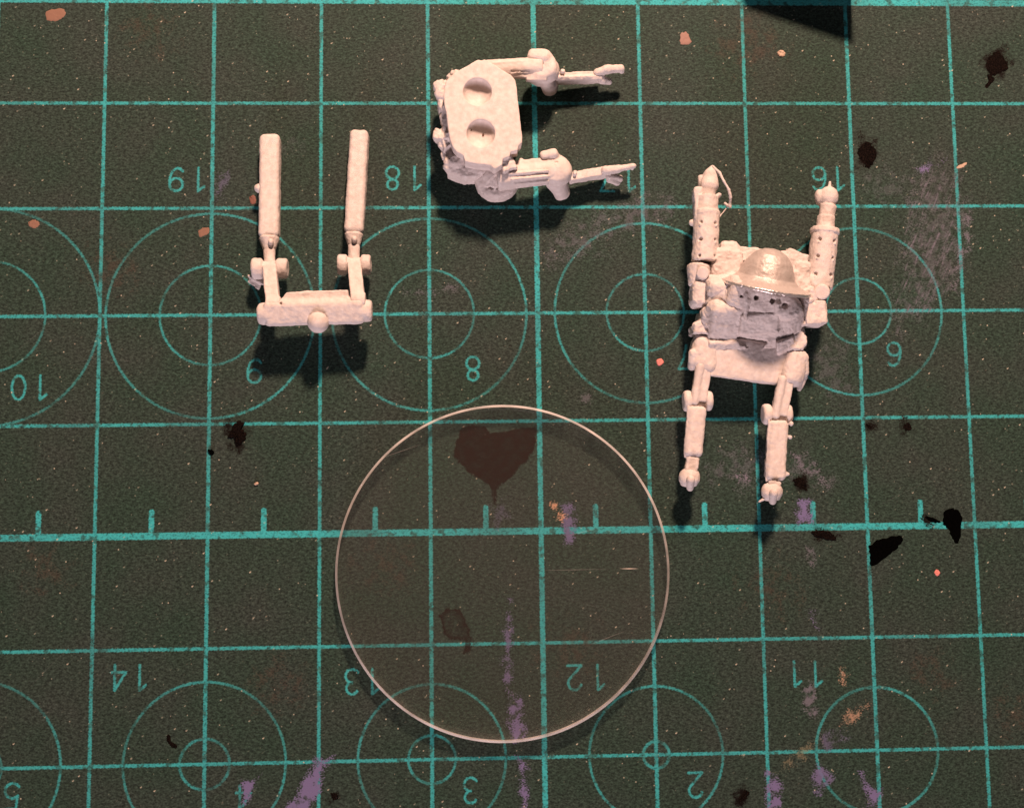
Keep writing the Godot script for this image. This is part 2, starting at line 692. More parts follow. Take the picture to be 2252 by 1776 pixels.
func make_mat() -> void:
	grain = noise_bytes(0.36, 11, tw * 3 / 4, th, 3)
	cloud = noise_bytes(0.006, 12, tw, th, 4)
	rub = noise_bytes(0.045, 15, tw, th, 4)
	var streak := noise_bytes(0.21, 13, tw / 2, th, 3)
	print_mask.resize(tw * th)
	for c in range(-1, 11):
		ink(tc(c, -1.2), tc(c, 8.7), 0.58 if c == 5 else 0.42 if c % 2 == 0 else 0.38, 240.0 if c == 5 else 222.0)
	for r in range(-1, 9):
		ink(tc(-1.2, r), tc(10.7, r), 0.76 if r == 0 or r == 5 else 0.36, 252.0 if r % 5 == 0 else 226.0)
	for c in range(-1, 11):
		ink(tc(c + 0.5, 5), tc(c + 0.5, 4.785), 0.6, 250.0)
	for k in 5:
		ring(tc(k * 2, 3), 1.0 - 0.0525 * k, 0.27)
		ring(tc(k * 2, 3), 0.51 - 0.05 * k, 0.25)
	ring(tc(0, 7), 0.75, 0.27)
	ring(tc(2, 7), 0.71, 0.27)
	ring(tc(4, 7), 0.655, 0.27)
	ring(tc(6, 7), 0.6, 0.27)
	ring(tc(8, 7), 0.555, 0.3)
	ring(tc(0, 7), 0.24, 0.25)
	ring(tc(2, 7), 0.218, 0.28)
	ring(tc(4, 7), 0.209, 0.28)
	ring(tc(6, 7), 0.117, 0.32)
	for d in [[9, 387, 394], [1, 439, 395], [8, 863, 392], [1, 915, 392], [7, 1335, 395], [1, 1386, 396], [6, 1802, 393], [1, 1846, 393], [0, 40, 852], [1, 91, 852], [9, 559, 815], [8, 1040, 811], [7, 1507, 785], [6, 1967, 779],
			[4, 260, 1490], [1, 310, 1490], [3, 773, 1499], [1, 822, 1498], [2, 1264, 1490], [1, 1318, 1489], [1, 1751, 1482], [1, 1797, 1482], [5, 26, 1750], [4, 535, 1755], [3, 1034, 1738], [2, 1530, 1726]]:
		digit(d[0], d[1], d[2])
	# colours: dark olive rubber, brownish where worn, blue-green print that has rubbed thin in places
	var n := tw * th
	pix.resize(n * 3)
	var height := PackedByteArray()
	height.resize(n)
	for i in n:
		var g := (grain[i] - 128) * 0.0038 + (streak[i] - 128) * 0.0032
		var w := (cloud[i] - 128) * 0.009
		var f := 1.0 + g
		var pr := print_mask[i] / 255.0
		var r_ := (45.5 + 5.0 * w) * f
		var g_ := (58.5 - 0.5 * w) * f
		var b_ := (52.0 + 2.5 * w) * f
		if pr > 0.0:
			pr *= clampf(0.95 - 0.35 * maxf(w, 0.0) - absf(g) * 0.6, 0.3, 1.0)
			pr *= 1.0 - clampf((rub[i] - 150) / 60.0, 0.0, 0.55)
			r_ = lerpf(r_, 58.0 + 24.0 * g, pr)
			g_ = lerpf(g_, 172.0 + 70.0 * g, pr)
			b_ = lerpf(b_, 178.0 + 70.0 * g, pr)
		pix[i * 3] = int(r_)
		pix[i * 3 + 1] = int(g_)
		pix[i * 3 + 2] = int(b_)
		height[i] = clampi(int(120 + (grain[i] - 128) * 0.55 + (streak[i] - 128) * 0.45 + print_mask[i] * 0.06), 0, 255)
	# painted glints of the grain as pale flecks, denser near the lamp; dark flecks
	for k in 12000:
		var x := rng.randi_range(4, tw - 6)
		var y := int(4 + (th - 10) * pow(rng.randf(), 1.35))
		var pale := rng.randf() < 0.72
		var v := rng.randf_range(0.12, 0.5) if pale else 0.5
		if pale and rng.randf() < 0.15:
			v = rng.randf_range(0.6, 1.0)
		var length := rng.randi_range(1, 3)
		for s in length:
			for e in (2 if v > 0.45 and pale else 1):
				var i := (y + e - (s >> 1)) * tw + x + s
				for q in 3:
					pix[i * 3 + q] = int(lerpf(pix[i * 3 + q], [186.0, 176.0, 158.0][q] if pale else 18.0, v))
				height[i] = mini(255, height[i] + int(70 * v)) if pale else height[i] / 2
	smears()
	var im := Image.create_from_data(tw, th, false, Image.FORMAT_RGB8, pix)
	var hi := Image.create_from_data(tw, th, false, Image.FORMAT_L8, height)
	var top := StandardMaterial3D.new()
	top.resource_name = "mat_print"
	top.albedo_texture = ImageTexture.create_from_image(im)
	top.roughness = 0.62
	top.metallic_specular = 0.2
	top.heightmap_enabled = true
	top.heightmap_texture = ImageTexture.create_from_image(hi)
	top.heightmap_scale = 0.0028
	top.texture_repeat = false
	# the rest of the mat, past the photograph: the same grid without the marks
	var tile := Image.create(256, 256, false, Image.FORMAT_RGB8)
	for y in 256:
		for x in 256:
			var line := x < 8 or y < 7
			var q := (grain[y * tw + x] - 128) * 0.004
			tile.set_pixel(x, y, Color8(int(33 + 30 * q), int(170 + 60 * q), int(172 + 60 * q)) if line else Color8(int(46 * (1 + q)), int(58 * (1 + q)), int(52 * (1 + q))))
	var rest := StandardMaterial3D.new()
	rest.resource_name = "mat_margin"
	rest.albedo_texture = ImageTexture.create_from_image(tile)
	rest.roughness = 0.56
	rest.metallic_specular = 0.25
	var side := solid_mat(Color(0.03, 0.035, 0.03), 0.6)
	var o := Vector3(-4.75, 0, -3.7)
	var mesh := ArrayMesh.new()
	var cell := CELL * 0.001
	var sheet := func(list: Array, m: Material, unit: bool) -> void:
		var st := SurfaceTool.new()
		st.begin(Mesh.PRIMITIVE_TRIANGLES)
		for q in list:
			for k in [0, 1, 2, 0, 2, 3]:
				var u: float = [q[0], q[2], q[2], q[0]][k]
				var v: float = [q[1], q[1], q[3], q[3]][k]
				st.set_normal(Vector3.UP)
				st.set_uv(Vector2((u + 1) / 11.5, (v + 1) * tpx / th) if unit else Vector2(u + 0.015, v + 0.014))
				st.add_vertex((o + Vector3(u, 0, v)) * cell)
		st.commit(mesh)
		mesh.surface_set_material(mesh.get_surface_count() - 1, m)
	sheet.call([[-1.0, -1.0, 10.5, th / tpx - 1.0]], top, true)
	var low: float = th / tpx - 1.0
	sheet.call([[-5.0, -4.0, 15.0, -1.0], [-5.0, low, 15.0, 13.0], [-5.0, -1.0, -1.0, low], [10.5, -1.0, 15.0, low]], rest, false)
	var st := SurfaceTool.new()
	st.begin(Mesh.PRIMITIVE_TRIANGLES)
	var rim := [Vector3(-5, 0, -4), Vector3(15, 0, -4), Vector3(15, 0, 13), Vector3(-5, 0, 13)]
	for i in 4:
		var a: Vector3 = (o + rim[i]) * cell
		var b: Vector3 = (o + rim[(i + 1) % 4]) * cell
		var dn := Vector3(0, -0.003, 0)
		for v in [a, b, b + dn, a, b + dn, a + dn]:
			st.set_normal((b - a).cross(Vector3.DOWN).normalized())
			st.add_vertex(v)
	st.commit(mesh)
	mesh.surface_set_material(2, side)
	var m := MeshInstance3D.new()
	m.name = "cutting_mat"
	m.mesh = mesh
	add_child(m)
	tag(m, "dark green self-healing cutting mat with blue-green grid, circles and upside-down numbers", "cutting mat")
	# the table under it
	var table := MeshInstance3D.new()
	table.name = "table"
	var bm := BoxMesh.new()
	bm.size = Vector3(0.7, 0.02, 0.5)
	table.mesh = bm
	table.position = Vector3(0, -0.0132, 0)
	table.material_override = solid_mat(Color(0.12, 0.07, 0.04), 0.5)
	add_child(table)
	table.set_meta("kind", "structure")


func smears() -> void:
	var violet := Color8(104, 98, 134)
	var grey := Color8(110, 106, 120)
	var tan_ := Color8(158, 128, 108)
	# the broad rubbed patch at the right, and its two violet tips
	smear([2020, 370, 2085, 350, 2100, 420, 2135, 480, 2120, 560, 2085, 640, 2040, 690, 1990, 700, 1975, 740, 1960, 735, 1970, 660, 1985, 600, 1990, 500, 2010, 440], grey, 0.26, 0.6, 16.0)
	scuff([2020, 370, 2095, 350, 2110, 420, 2138, 480, 2120, 560, 2085, 640, 2040, 690, 1990, 700, 1970, 740, 1970, 660, 1985, 600, 1990, 500, 2010, 440], 2.05, 420, 14.0, 70.0, grey, 0.62)
	scuff([2090, 620, 2145, 460, 2150, 470, 2105, 650], 1.86, 20, 40.0, 110.0, grey, 0.4)
	scuff([1560, 1010, 1660, 985, 1830, 1040, 1790, 1080, 1600, 1070], 0.5, 40, 8.0, 40.0, grey, 0.3)
	smear([2022, 372, 2046, 352, 2050, 362, 2028, 388], violet, 0.8, 0.2)
	smear([2062, 365, 2083, 347, 2084, 354, 2066, 374], violet, 0.8, 0.2)
	smear([2128, 480, 2140, 466, 2122, 560, 2105, 640, 2098, 640, 2112, 550], grey, 0.5, 0.5)
	smear([1900, 380, 2010, 375, 2000, 440, 1960, 450, 1880, 420], grey, 0.22, 0.8, 14.0)
	# under and around the robot
	smear([1570, 1005, 1650, 985, 1760, 1000, 1830, 1050, 1800, 1080, 1700, 1060, 1620, 1070, 1560, 1050], grey, 0.3, 0.7, 14.0)
	smear([1735, 990, 1790, 1010, 1822, 1068, 1800, 1062, 1760, 1030], grey, 0.55, 0.4)
	smear([1800, 740, 1850, 760, 1870, 860, 1830, 880, 1790, 830], grey, 0.25, 0.7, 12.0)
	smear([1620, 1045, 1640, 1036, 1645, 1050, 1622, 1058], grey, 0.8, 0.3)
	# above the disc, and beside the torso
	smear([1190, 545, 1260, 500, 1380, 440, 1460, 425, 1490, 470, 1400, 500, 1290, 560, 1210, 580], grey, 0.34, 0.65, 14.0)
	smear([895, 640, 990, 620, 1000, 640, 910, 655], grey, 0.42, 0.6, 8.0)
	smear([475, 380, 500, 385, 492, 440, 470, 445], violet, 0.4, 0.4)
	smear([1268, 868, 1305, 862, 1300, 885, 1275, 882], grey, 0.4, 0.5)
	smear([595, 300, 660, 310, 655, 340, 590, 330], grey, 0.18, 0.6, 10.0)
	# violet strokes
	smear([1752, 1100, 1785, 1096, 1786, 1150, 1752, 1152], violet, 0.95, -0.1, 4.0)
	smear([1230, 1110, 1252, 1105, 1270, 1160, 1262, 1205, 1240, 1195], violet, 0.75, 0.35)
	smear([1085, 1115, 1110, 1100, 1120, 1140, 1090, 1160], violet, 0.3, 0.6, 8.0)
	smear([1106, 1385, 1120, 1320, 1126, 1440, 1124, 1510, 1106, 1500], violet, 0.7, 0.35)
	smear([1110, 1500, 1150, 1540, 1156, 1625, 1125, 1640, 1115, 1560], violet, 0.8, 0.35)
	smear([1132, 1660, 1155, 1660, 1165, 1780, 1185, 1800, 1155, 1800, 1140, 1720], violet, 0.9, 0.0, 4.0)
	smear([625, 1780, 660, 1730, 695, 1665, 735, 1658, 715, 1700, 680, 1790], violet, 1.0, -0.1, 4.0)
	smear([525, 1720, 552, 1712, 575, 1702, 550, 1750, 530, 1770, 526, 1745], violet, 0.95, -0.1, 4.0)
	smear([1685, 1690, 1715, 1700, 1720, 1780, 1690, 1780], violet, 0.9, 0.25)
	smear([1780, 1712, 1800, 1685, 1832, 1700, 1812, 1745, 1795, 1740], violet, 0.7, 0.35)
	smear([1892, 1700, 1915, 1720, 1938, 1745, 1930, 1780, 1908, 1780, 1905, 1740], violet, 0.85, 0.3)
	smear([1763, 1510, 1790, 1500, 1800, 1560, 1795, 1590, 1775, 1560, 1765, 1565], grey, 0.6, 0.5)
	smear([1800, 1620, 1830, 1608, 1870, 1620, 1840, 1650, 1805, 1645], violet, 0.45, 0.5)
	smear([1775, 1345, 1790, 1340, 1798, 1380, 1790, 1385], violet, 0.75, 0.3)
	smear([1775, 1205, 1790, 1210, 1788, 1245, 1778, 1240], grey, 0.5, 0.5)
	# tan crumbs rubbed in
	smear([1840, 1480, 1858, 1468, 1866, 1485, 1856, 1505, 1842, 1495], tan_, 0.85, 0.2, 4.0)
	smear([1852, 1570, 1910, 1545, 1912, 1560, 1880, 1590, 1854, 1590], tan_, 0.7, 0.4)
	smear([1770, 1640, 1800, 1615, 1805, 1630, 1750, 1680, 1705, 1710, 1700, 1695], Color8(120, 112, 90), 0.5, 0.5)
	smear([1215, 1095, 1232, 1120, 1245, 1130, 1236, 1145, 1220, 1140, 1210, 1105], Color8(186, 144, 118), 0.9, 0.45, 4.0)
	# brown tinge of old stains
	for p in [[2240, 1580, 46], [2040, 1480, 38], [600, 1500, 50], [1700, 1290, 50], [100, 1250, 40], [860, 1250, 60], [240, 590, 45], [1250, 1420, 60], [1650, 100, 60], [330, 60, 50]]:
		var ring_ := []
		for i in 10:
			ring_.append(p[0] + cos(TAU * i / 10.0) * p[2] * rng.randf_range(0.6, 1.2))
			ring_.append(p[1] + sin(TAU * i / 10.0) * p[2] * rng.randf_range(0.6, 1.2))
		smear(ring_, Color8(78, 60, 52), 0.3, 0.6, 24.0)
	var soot := Color8(14, 10, 8)
	for q in [[2194, 140, 34, 38], [1907, 338, 30, 42], [524, 954, 30, 38], [1762, 1064, 22, 22], [1994, 940, 18, 16], [1912, 936, 14, 12], [1630, 1752, 22, 20], [1812, 1176, 34, 16], [2050, 1143, 24, 10], [734, 1750, 14, 12]]:
		var spot := []
		for i in 12:
			spot.append(q[0] + cos(TAU * i / 12.0) * q[2] * rng.randf_range(0.65, 1.1))
			spot.append(q[1] + sin(TAU * i / 12.0) * q[3] * rng.randf_range(0.65, 1.1))
		smear(spot, soot, 0.8, 0.45, 8.0)
	# fine knife scratches
	for k in 46:
		var a := Vector2(rng.randf() * tw, rng.randf() * th)
		var b := a + Vector2.from_angle(rng.randf_range(-0.9, 0.5)) * rng.randf_range(20, 130)
		var steps := int(a.distance_to(b))
		for s in steps:
			var q := Vector2i(a.lerp(b, s / float(steps)))
			if q.x > 0 and q.y > 0 and q.x < tw - 1 and q.y < th - 1:
				var i := q.y * tw + q.x
				var v := rng.randf_range(0.0, 0.3)
				for c in 3:
					pix[i * 3 + c] = int(lerpf(pix[i * 3 + c], 140.0, v))


# a dab of dried paint: a low uneven cake with its own outline
func dab(called: String, label: String, pts: Array, tall: float, m: Material, jag := 0.12) -> void:
	var poly := outline(0, pts, 0.0)
	var mid := Vector2.ZERO
	for v in poly:
		mid += v / poly.size()
	if m.resource_name == "soot_brown":
		for i in poly.size():
			poly[i] = mid + (poly[i] - mid) * 0.84
	var edge := PackedVector2Array()
	for i in poly.size():
		for s in 6:
			var a := poly[i].cubic_interpolate(poly[(i + 1) % poly.size()], poly[(i - 1 + poly.size()) % poly.size()], poly[(i + 2) % poly.size()], s / 6.0)
			edge.append(a + Vector2(rng.randf_range(-jag, jag), rng.randf_range(-jag, jag)))
	var st := SurfaceTool.new()
	st.begin(Mesh.PRIMITIVE_TRIANGLES)
	st.set_smooth_group(0)
	var levels := [[1.0, 0.004], [0.9, 0.7], [0.7, 1.0], [0.4, 0.9], [0.15, 0.8]]
	var rows := []
	for l in levels:
		var row := []
		for v in edge:
			var q: Vector2 = mid + (v - mid) * l[0] * (1.0 if l[0] > 0.95 else rng.randf_range(0.97, 1.03))
			var h: float = l[1] * tall * (1.0 + 0.5 * rough_b.get_noise_2dv(q * 1.3)) if l[1] > 0.01 else 0.0
			row.append(Vector3(q.x, maxf(h, 0.002), q.y) * 0.001)
		rows.append(row)
	var n := edge.size()
	for r in rows.size() - 1:
		for i in n:
			var j := (i + 1) % n
			for v in [rows[r][i], rows[r][j], rows[r + 1][j], rows[r][i], rows[r + 1][j], rows[r + 1][i]]:
				st.add_vertex(v)
	for i in n:
		for v in [rows[-1][i], rows[-1][(i + 1) % n], Vector3(mid.x, tall * 0.8, mid.y) * 0.001]:
			st.add_vertex(v)
	st.index()
	st.generate_normals()
	var o := mesh_part(called, st.commit(), m, get_node("cutting_mat"))
	o.set_meta("label", label)


func make_paint_spots() -> void:
	var black := solid_mat(Color(0.0015, 0.0013, 0.0012), 1.0)
	var brown := solid_mat(Color(0.0045, 0.0028, 0.002), 0.9)
	var orange := solid_mat(Color(0.20, 0.105, 0.07), 0.8)
	var pink := solid_mat(Color(0.62, 0.20, 0.17), 0.7)
	var beige := solid_mat(Color(0.42, 0.30, 0.22), 0.7)
	brown.resource_name = "soot_brown"
	black.albedo_texture = noise_tex(0.02, Color(0.5, 0.5, 0.5), Color(1, 1, 1), 31)
	brown.albedo_color = Color(0.016, 0.0095, 0.0075).linear_to_srgb()
	brown.albedo_texture = noise_tex(0.03, Color(0.12, 0.12, 0.12), Color(1, 1, 1), 32)
	for m: StandardMaterial3D in [black, brown]:
		m.uv1_triplanar = true
		m.uv1_scale = Vector3.ONE * 260.0
	black.metallic_specular = 0.08
	brown.metallic_specular = 0.15
	dab("paint_spot", "upright black teardrop of paint across the thick line", [2093, 1118, 2112, 1126, 2117, 1150, 2110, 1188, 2100, 1192, 2086, 1165, 2074, 1150, 2077, 1128], 0.1, black)
	dab("paint_spot", "slanting black wedge of paint under the thick line", [1913, 1200, 1935, 1186, 1983, 1178, 1980, 1196, 1955, 1222, 1916, 1244, 1913, 1222], 0.1, black)
	dab("paint_spot", "ragged black flake of paint just under the thick line", [1783, 1166, 1822, 1164, 1842, 1178, 1842, 1192, 1812, 1186, 1795, 1180, 1785, 1176], 0.12, brown)
	dab("paint_spot", "faint black tail beside the upright teardrop of paint", [2035, 1136, 2052, 1138, 2070, 1148, 2050, 1148], 0.04, black, 0.05)
	dab("paint_spot", "brown-black diamond of paint in the top right square", [2194, 106, 2210, 120, 2224, 150, 2200, 166, 2180, 172, 2164, 146, 2172, 124], 0.12, brown)
	dab("paint_spot", "thin black tail under the top right diamond", [2172, 160, 2190, 172, 2172, 196, 2166, 190, 2174, 178], 0.04, brown, 0.05)
	dab("paint_spot", "dark oval of paint right of the robot's raised arms", [1906, 304, 1926, 322, 1930, 344, 1918, 370, 1906, 374, 1888, 352, 1882, 330], 0.06, brown, 0.18)
	dab("paint_spot", "ragged brown-black flake left of the clear disc", [522, 920, 540, 925, 534, 940, 546, 955, 530, 984, 518, 982, 514, 966, 498, 962, 504, 944], 0.22, brown, 0.15)
	dab("paint_spot", "tiny black crumb on a vertical line", [456, 988, 468, 990, 470, 997, 462, 1000], 0.2, black, 0.05)
	dab("paint_spot", "black smudge right of the robot's right foot", [1750, 1046, 1768, 1052, 1778, 1076, 1768, 1080, 1748, 1070, 1744, 1060], 0.04, brown, 0.18)
	dab("paint_spot", "small faint black spot on the row below the robot's chest", [1985, 932, 2000, 930, 2006, 944, 1994, 950], 0.03, brown, 0.15)
	dab("paint_spot", "small faint black spot beside a vertical line at right", [1904, 930, 1916, 934, 1920, 942, 1908, 940], 0.03, brown, 0.1)
	dab("paint_spot", "small black smudge near the bottom edge by the number four", [726, 1742, 742, 1744, 744, 1758, 732, 1760], 0.03, brown, 0.1)
	dab("paint_spot", "brown mark inside the lower left circle", [366, 1612, 374, 1616, 376, 1632, 392, 1640, 386, 1648, 370, 1638, 364, 1624], 0.04, brown, 0.06)
	dab("paint_spot", "faint brown smudge in the bottom right, below the small circle", [1640, 1735, 1652, 1740, 1640, 1758, 1624, 1768, 1622, 1758], 0.03, brown, 0.1)
	dab("paint_fleck", "largest orange-brown fleck, near the top left corner", [102, 24, 138, 20, 142, 34, 128, 44, 104, 45], 0.05, orange, 0.08)
	dab("paint_fleck", "orange-brown fleck touching the left circle", [62, 488, 76, 483, 86, 492, 76, 502, 64, 497], 0.05, orange, 0.06)
	dab("paint_fleck", "orange-brown fleck left of the leg piece", [436, 508, 448, 500, 460, 502, 456, 514, 440, 520], 0.05, orange, 0.06)
	dab("paint_fleck", "dull orange fleck beside the leg piece", [549, 432, 560, 430, 563, 444, 552, 448], 0.05, solid_mat(Color(0.16, 0.06, 0.04), 0.7), 0.06)
	dab("paint_fleck", "dull pink-brown fleck right of the torso piece", [1497, 74, 1512, 72, 1520, 94, 1498, 96], 0.05, solid_mat(Color(0.25, 0.14, 0.11), 0.7), 0.08)
	dab("paint_fleck", "round beige dot in the upper right", [1710, 114, 1720, 110, 1728, 118, 1722, 126, 1712, 122], 0.15, beige, 0.04)
	dab("paint_fleck", "beige streak on the right, over a vertical line", [2106, 366, 2126, 357, 2122, 366, 2108, 371], 0.06, beige, 0.04)
	dab("paint_fleck", "bright pink dot left of the robot's hip", [1444, 792, 1454, 788, 1460, 796, 1452, 804, 1446, 802], 0.12, pink, 0.03)
	dab("paint_fleck", "bright pink dot in the lower right", [2056, 1256, 2062, 1252, 2068, 1259, 2063, 1266, 2057, 1263], 0.12, pink, 0.03)
	dab("paint_fleck", "pale crumb left of the clear disc", [559, 1063, 566, 1059, 568, 1064, 561, 1067], 0.2, beige, 0.03)


# ---------------------------------------------------------------- the dark block past the top edge
func make_box() -> void:
	var c := at(1872, 1.0, 0.0)
	var left := at(1640, -76.0, 0.0)
	var root := thing("black_block", "dark block at the top edge, only one lower corner in view", "block", c)
	var plan := PackedVector2Array([Vector2(c.x, c.z), Vector2(left.x, left.z), Vector2(left.x - 4.0, left.z - 9.0), Vector2(c.x - 0.4, c.z - 12.0)])
	cast("body", [Plate.new(plan, 0.0, 6.6, 0.25)], root, solid_mat(Color(0.03, 0.017, 0.012), 0.5), 0.02, 0.3)


# ---------------------------------------------------------------- the clear disc
func make_disc() -> void:
	var tall := 2.0
	var l := at(740, 1262, tall)
	var r := at(1470, 1268, tall)
	var t := at(1108, 887, tall)
	var b := at(1106, 1637, tall)
	var c := Vector3((l.x + r.x) / 2.0, 0, (t.z + b.z) / 2.0)
	var rad := ((r.x - l.x) + (b.z - t.z)) / 4.0
	var root := thing("clear_disc", "round clear plastic disc lying flat on the cutting mat", "disc", c)
	var sheet := StandardMaterial3D.new()
	sheet.resource_name = "clear_plastic"
	sheet.transparency = BaseMaterial3D.TRANSPARENCY_ALPHA
	sheet.albedo_color = Color(Color(0.52, 0.5, 0.43).linear_to_srgb(), 0.014)
	sheet.roughness = 0.06
	var n := 128
	var ringed := func(y: float, up: bool) -> ArrayMesh:
		var st := SurfaceTool.new()
		st.begin(Mesh.PRIMITIVE_TRIANGLES)
		for i in n:
			var a := TAU * i / n
			var e := TAU * (i + 1) / n
			var pa := Vector3(cos(a) * rad, y, sin(a) * rad) * 0.001
			var pe := Vector3(cos(e) * rad, y, sin(e) * rad) * 0.001
			st.set_normal(Vector3.UP if up else Vector3.DOWN)
			for v in ([Vector3(0, y * 0.001, 0), pa, pe] if up else [Vector3(0, y * 0.001, 0), pe, pa]):
				st.add_vertex(v)
		return st.commit()
	mesh_part("top_face", ringed.call(tall, true), sheet, root)
	mesh_part("bottom_face", ringed.call(0.03, false), sheet, root)
	var edge := StandardMaterial3D.new()
	edge.resource_name = "cut_edge"
	edge.transparency = BaseMaterial3D.TRANSPARENCY_ALPHA
	edge.albedo_color = Color(Color(0.80, 0.74, 0.70).linear_to_srgb(), 0.62)
	edge.vertex_color_use_as_albedo = true
	edge.roughness = 0.45
	var st := SurfaceTool.new()
	st.begin(Mesh.PRIMITIVE_TRIANGLES)
	var prof := [[0.0, 0.03], [0.0, tall - 0.15], [-0.27, tall]]
	for i in n:
		for s in 2:
			var quad := []
			for q in [[i, s], [i + 1, s], [i + 1, s + 1], [i, s + 1]]:
				var a: float = TAU * q[0] / n
				var rr: float = rad + prof[q[1]][0] + 0.02
				quad.append([Vector3(cos(a) * rr, prof[q[1]][1], sin(a) * rr) * 0.001, Vector3(cos(a), 0.0 if s == 0 else 0.7, sin(a)).normalized()])
			for k in [0, 1, 2, 0, 2, 3]:
				var worn: float = [0, 1, 1, 0, 1, 0][k] + i
				st.set_color(Color(1, 1, 1, 0.8 + 0.55 * rough_a.get_noise_2d(cos(TAU * worn / n) * 14.0, sin(TAU * worn / n) * 14.0)))
				st.set_normal(quad[k][1])
				st.add_vertex(quad[k][0])
	mesh_part("rim", st.commit(), edge, root)
	# dried brown glue under the plastic, and scratches on it, one with a painted glint
	var film := StandardMaterial3D.new()
	film.resource_name = "dried_glue"
	film.transparency = BaseMaterial3D.TRANSPARENCY_ALPHA
	film.albedo_color = Color(Color(0.016, 0.005, 0.003).linear_to_srgb(), 0.9)
	film.roughness = 0.7
	film.metallic_specular = 0.1
	var drop := [1015, 936, 1040, 931, 1065, 936, 1080, 950, 1120, 946, 1140, 938, 1178, 936, 1180, 975, 1168, 1005, 1130, 1045, 1108, 1062, 1096, 1078, 1094, 1112, 1082, 1116, 1080, 1078, 1068, 1062, 1030, 1040, 1000, 1010, 994, 990, 1005, 965]
	film_patch("glue_stain", "brown heart-shaped glue stain with a tail under the disc", drop, film, root, c)
	var faint: StandardMaterial3D = film.duplicate()
	faint.albedo_color.a = 0.78
	film_patch("glue_stain", "faint brown ring-shaped glue smear under the disc", [964, 1352, 984, 1334, 1012, 1340, 1028, 1366, 1038, 1400, 1040, 1432, 1018, 1438, 1022, 1410, 992, 1408, 974, 1394], faint, root, c, true)
	var glint := solid_mat(Color(0.8, 0.7, 0.6), 0.3)  # pale colour paints the lamp glint along one scratch
	var hair: StandardMaterial3D = edge.duplicate()
	hair.vertex_color_use_as_albedo = false
	hair.albedo_color.a = 0.14
	for q in [[830, 1010, 930, 975], [1240, 1180, 1320, 1160], [1180, 1254, 1345, 1251], [1290, 1420, 1380, 1385]]:
		var ha := at(q[0], q[1], tall)
		var hb := at(q[2], q[3], tall)
		var hw := (hb - ha).normalized().cross(Vector3.UP) * 0.03
		var hs := SurfaceTool.new()
		hs.begin(Mesh.PRIMITIVE_TRIANGLES)
		for v in [ha, (ha + hb) / 2.0 - hw, (ha + hb) / 2.0 + hw, hb, (ha + hb) / 2.0 + hw, (ha + hb) / 2.0 - hw]:
			hs.set_normal(Vector3.UP)
			hs.add_vertex((v + Vector3(0, 0.009, 0) - c) * 0.001)
		mesh_part("scratch", hs.commit(), hair, root)
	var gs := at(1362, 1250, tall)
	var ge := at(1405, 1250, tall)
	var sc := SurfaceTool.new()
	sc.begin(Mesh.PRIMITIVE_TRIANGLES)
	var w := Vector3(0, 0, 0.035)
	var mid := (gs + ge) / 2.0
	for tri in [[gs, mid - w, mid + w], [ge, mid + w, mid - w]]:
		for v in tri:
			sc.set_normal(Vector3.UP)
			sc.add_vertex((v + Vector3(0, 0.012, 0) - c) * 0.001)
	mesh_part("scratch", sc.commit(), glint, root)


func film_patch(called: String, label: String, pts: Array, m: Material, root: Node3D, c: Vector3, hollow := false) -> void:
	var poly := outline(0, pts, 0.02)
	var edge := PackedVector2Array()
	for i in poly.size():
		for s in 5:
			edge.append(poly[i].cubic_interpolate(poly[(i + 1) % poly.size()], poly[(i - 1 + poly.size()) % poly.size()], poly[(i + 2) % poly.size()], s / 5.0))
	var tri := Geometry2D.triangulate_polygon(edge)
	var lo := edge[0]
	var hi := edge[0]
	for v in edge:
		lo = lo.min(v)
		hi = hi.max(v)
	# the film is thicker and darker along its drying edge, thin and blotchy inside
	var im := Image.create(192, 192, false, Image.FORMAT_RGBA8)
	for y in 192:
		for x in 192:
			var p := lo + (hi - lo) * Vector2((x + 0.5) / 192.0, (y + 0.5) / 192.0)
			var deep := -Plate.flat(poly, p.x, p.y) + 0.12 * rough_b.get_noise_2d(p.x * 2.0, p.y * 2.0) + 0.25 * rough_a.get_noise_2d(p.x * 1.5, p.y * 1.5)
			var a := 0.80 + 0.14 * exp(-deep * 4.0) + 0.25 * rough_a.get_noise_2d(p.x, p.y * 1.4) + 0.10 * rough_b.get_noise_2d(p.x * 4.0, p.y * 4.0)
			if hollow:
				a = 0.30 + 0.75 * exp(-absf(deep - 0.2) * 4.5) + 0.35 * rough_a.get_noise_2d(p.x * 1.6, p.y * 1.4)
			im.set_pixel(x, y, Color(1, 1, 1, clampf(a, 0.0, 0.97) * clampf(deep / 0.22, 0.0, 1.0)))
	var fm: StandardMaterial3D = m.duplicate()
	fm.albedo_texture = ImageTexture.create_from_image(im)
	fm.texture_repeat = false
	var st := SurfaceTool.new()
	st.begin(Mesh.PRIMITIVE_TRIANGLES)
	for i in tri:
		st.set_normal(Vector3.UP)
		st.set_uv((edge[i] - lo) / (hi - lo))
		st.add_vertex((Vector3(edge[i].x, 0.016, edge[i].y) - c) * 0.001)
	var o := mesh_part(called, st.commit(), fm, root)
	o.set_meta("label", label)


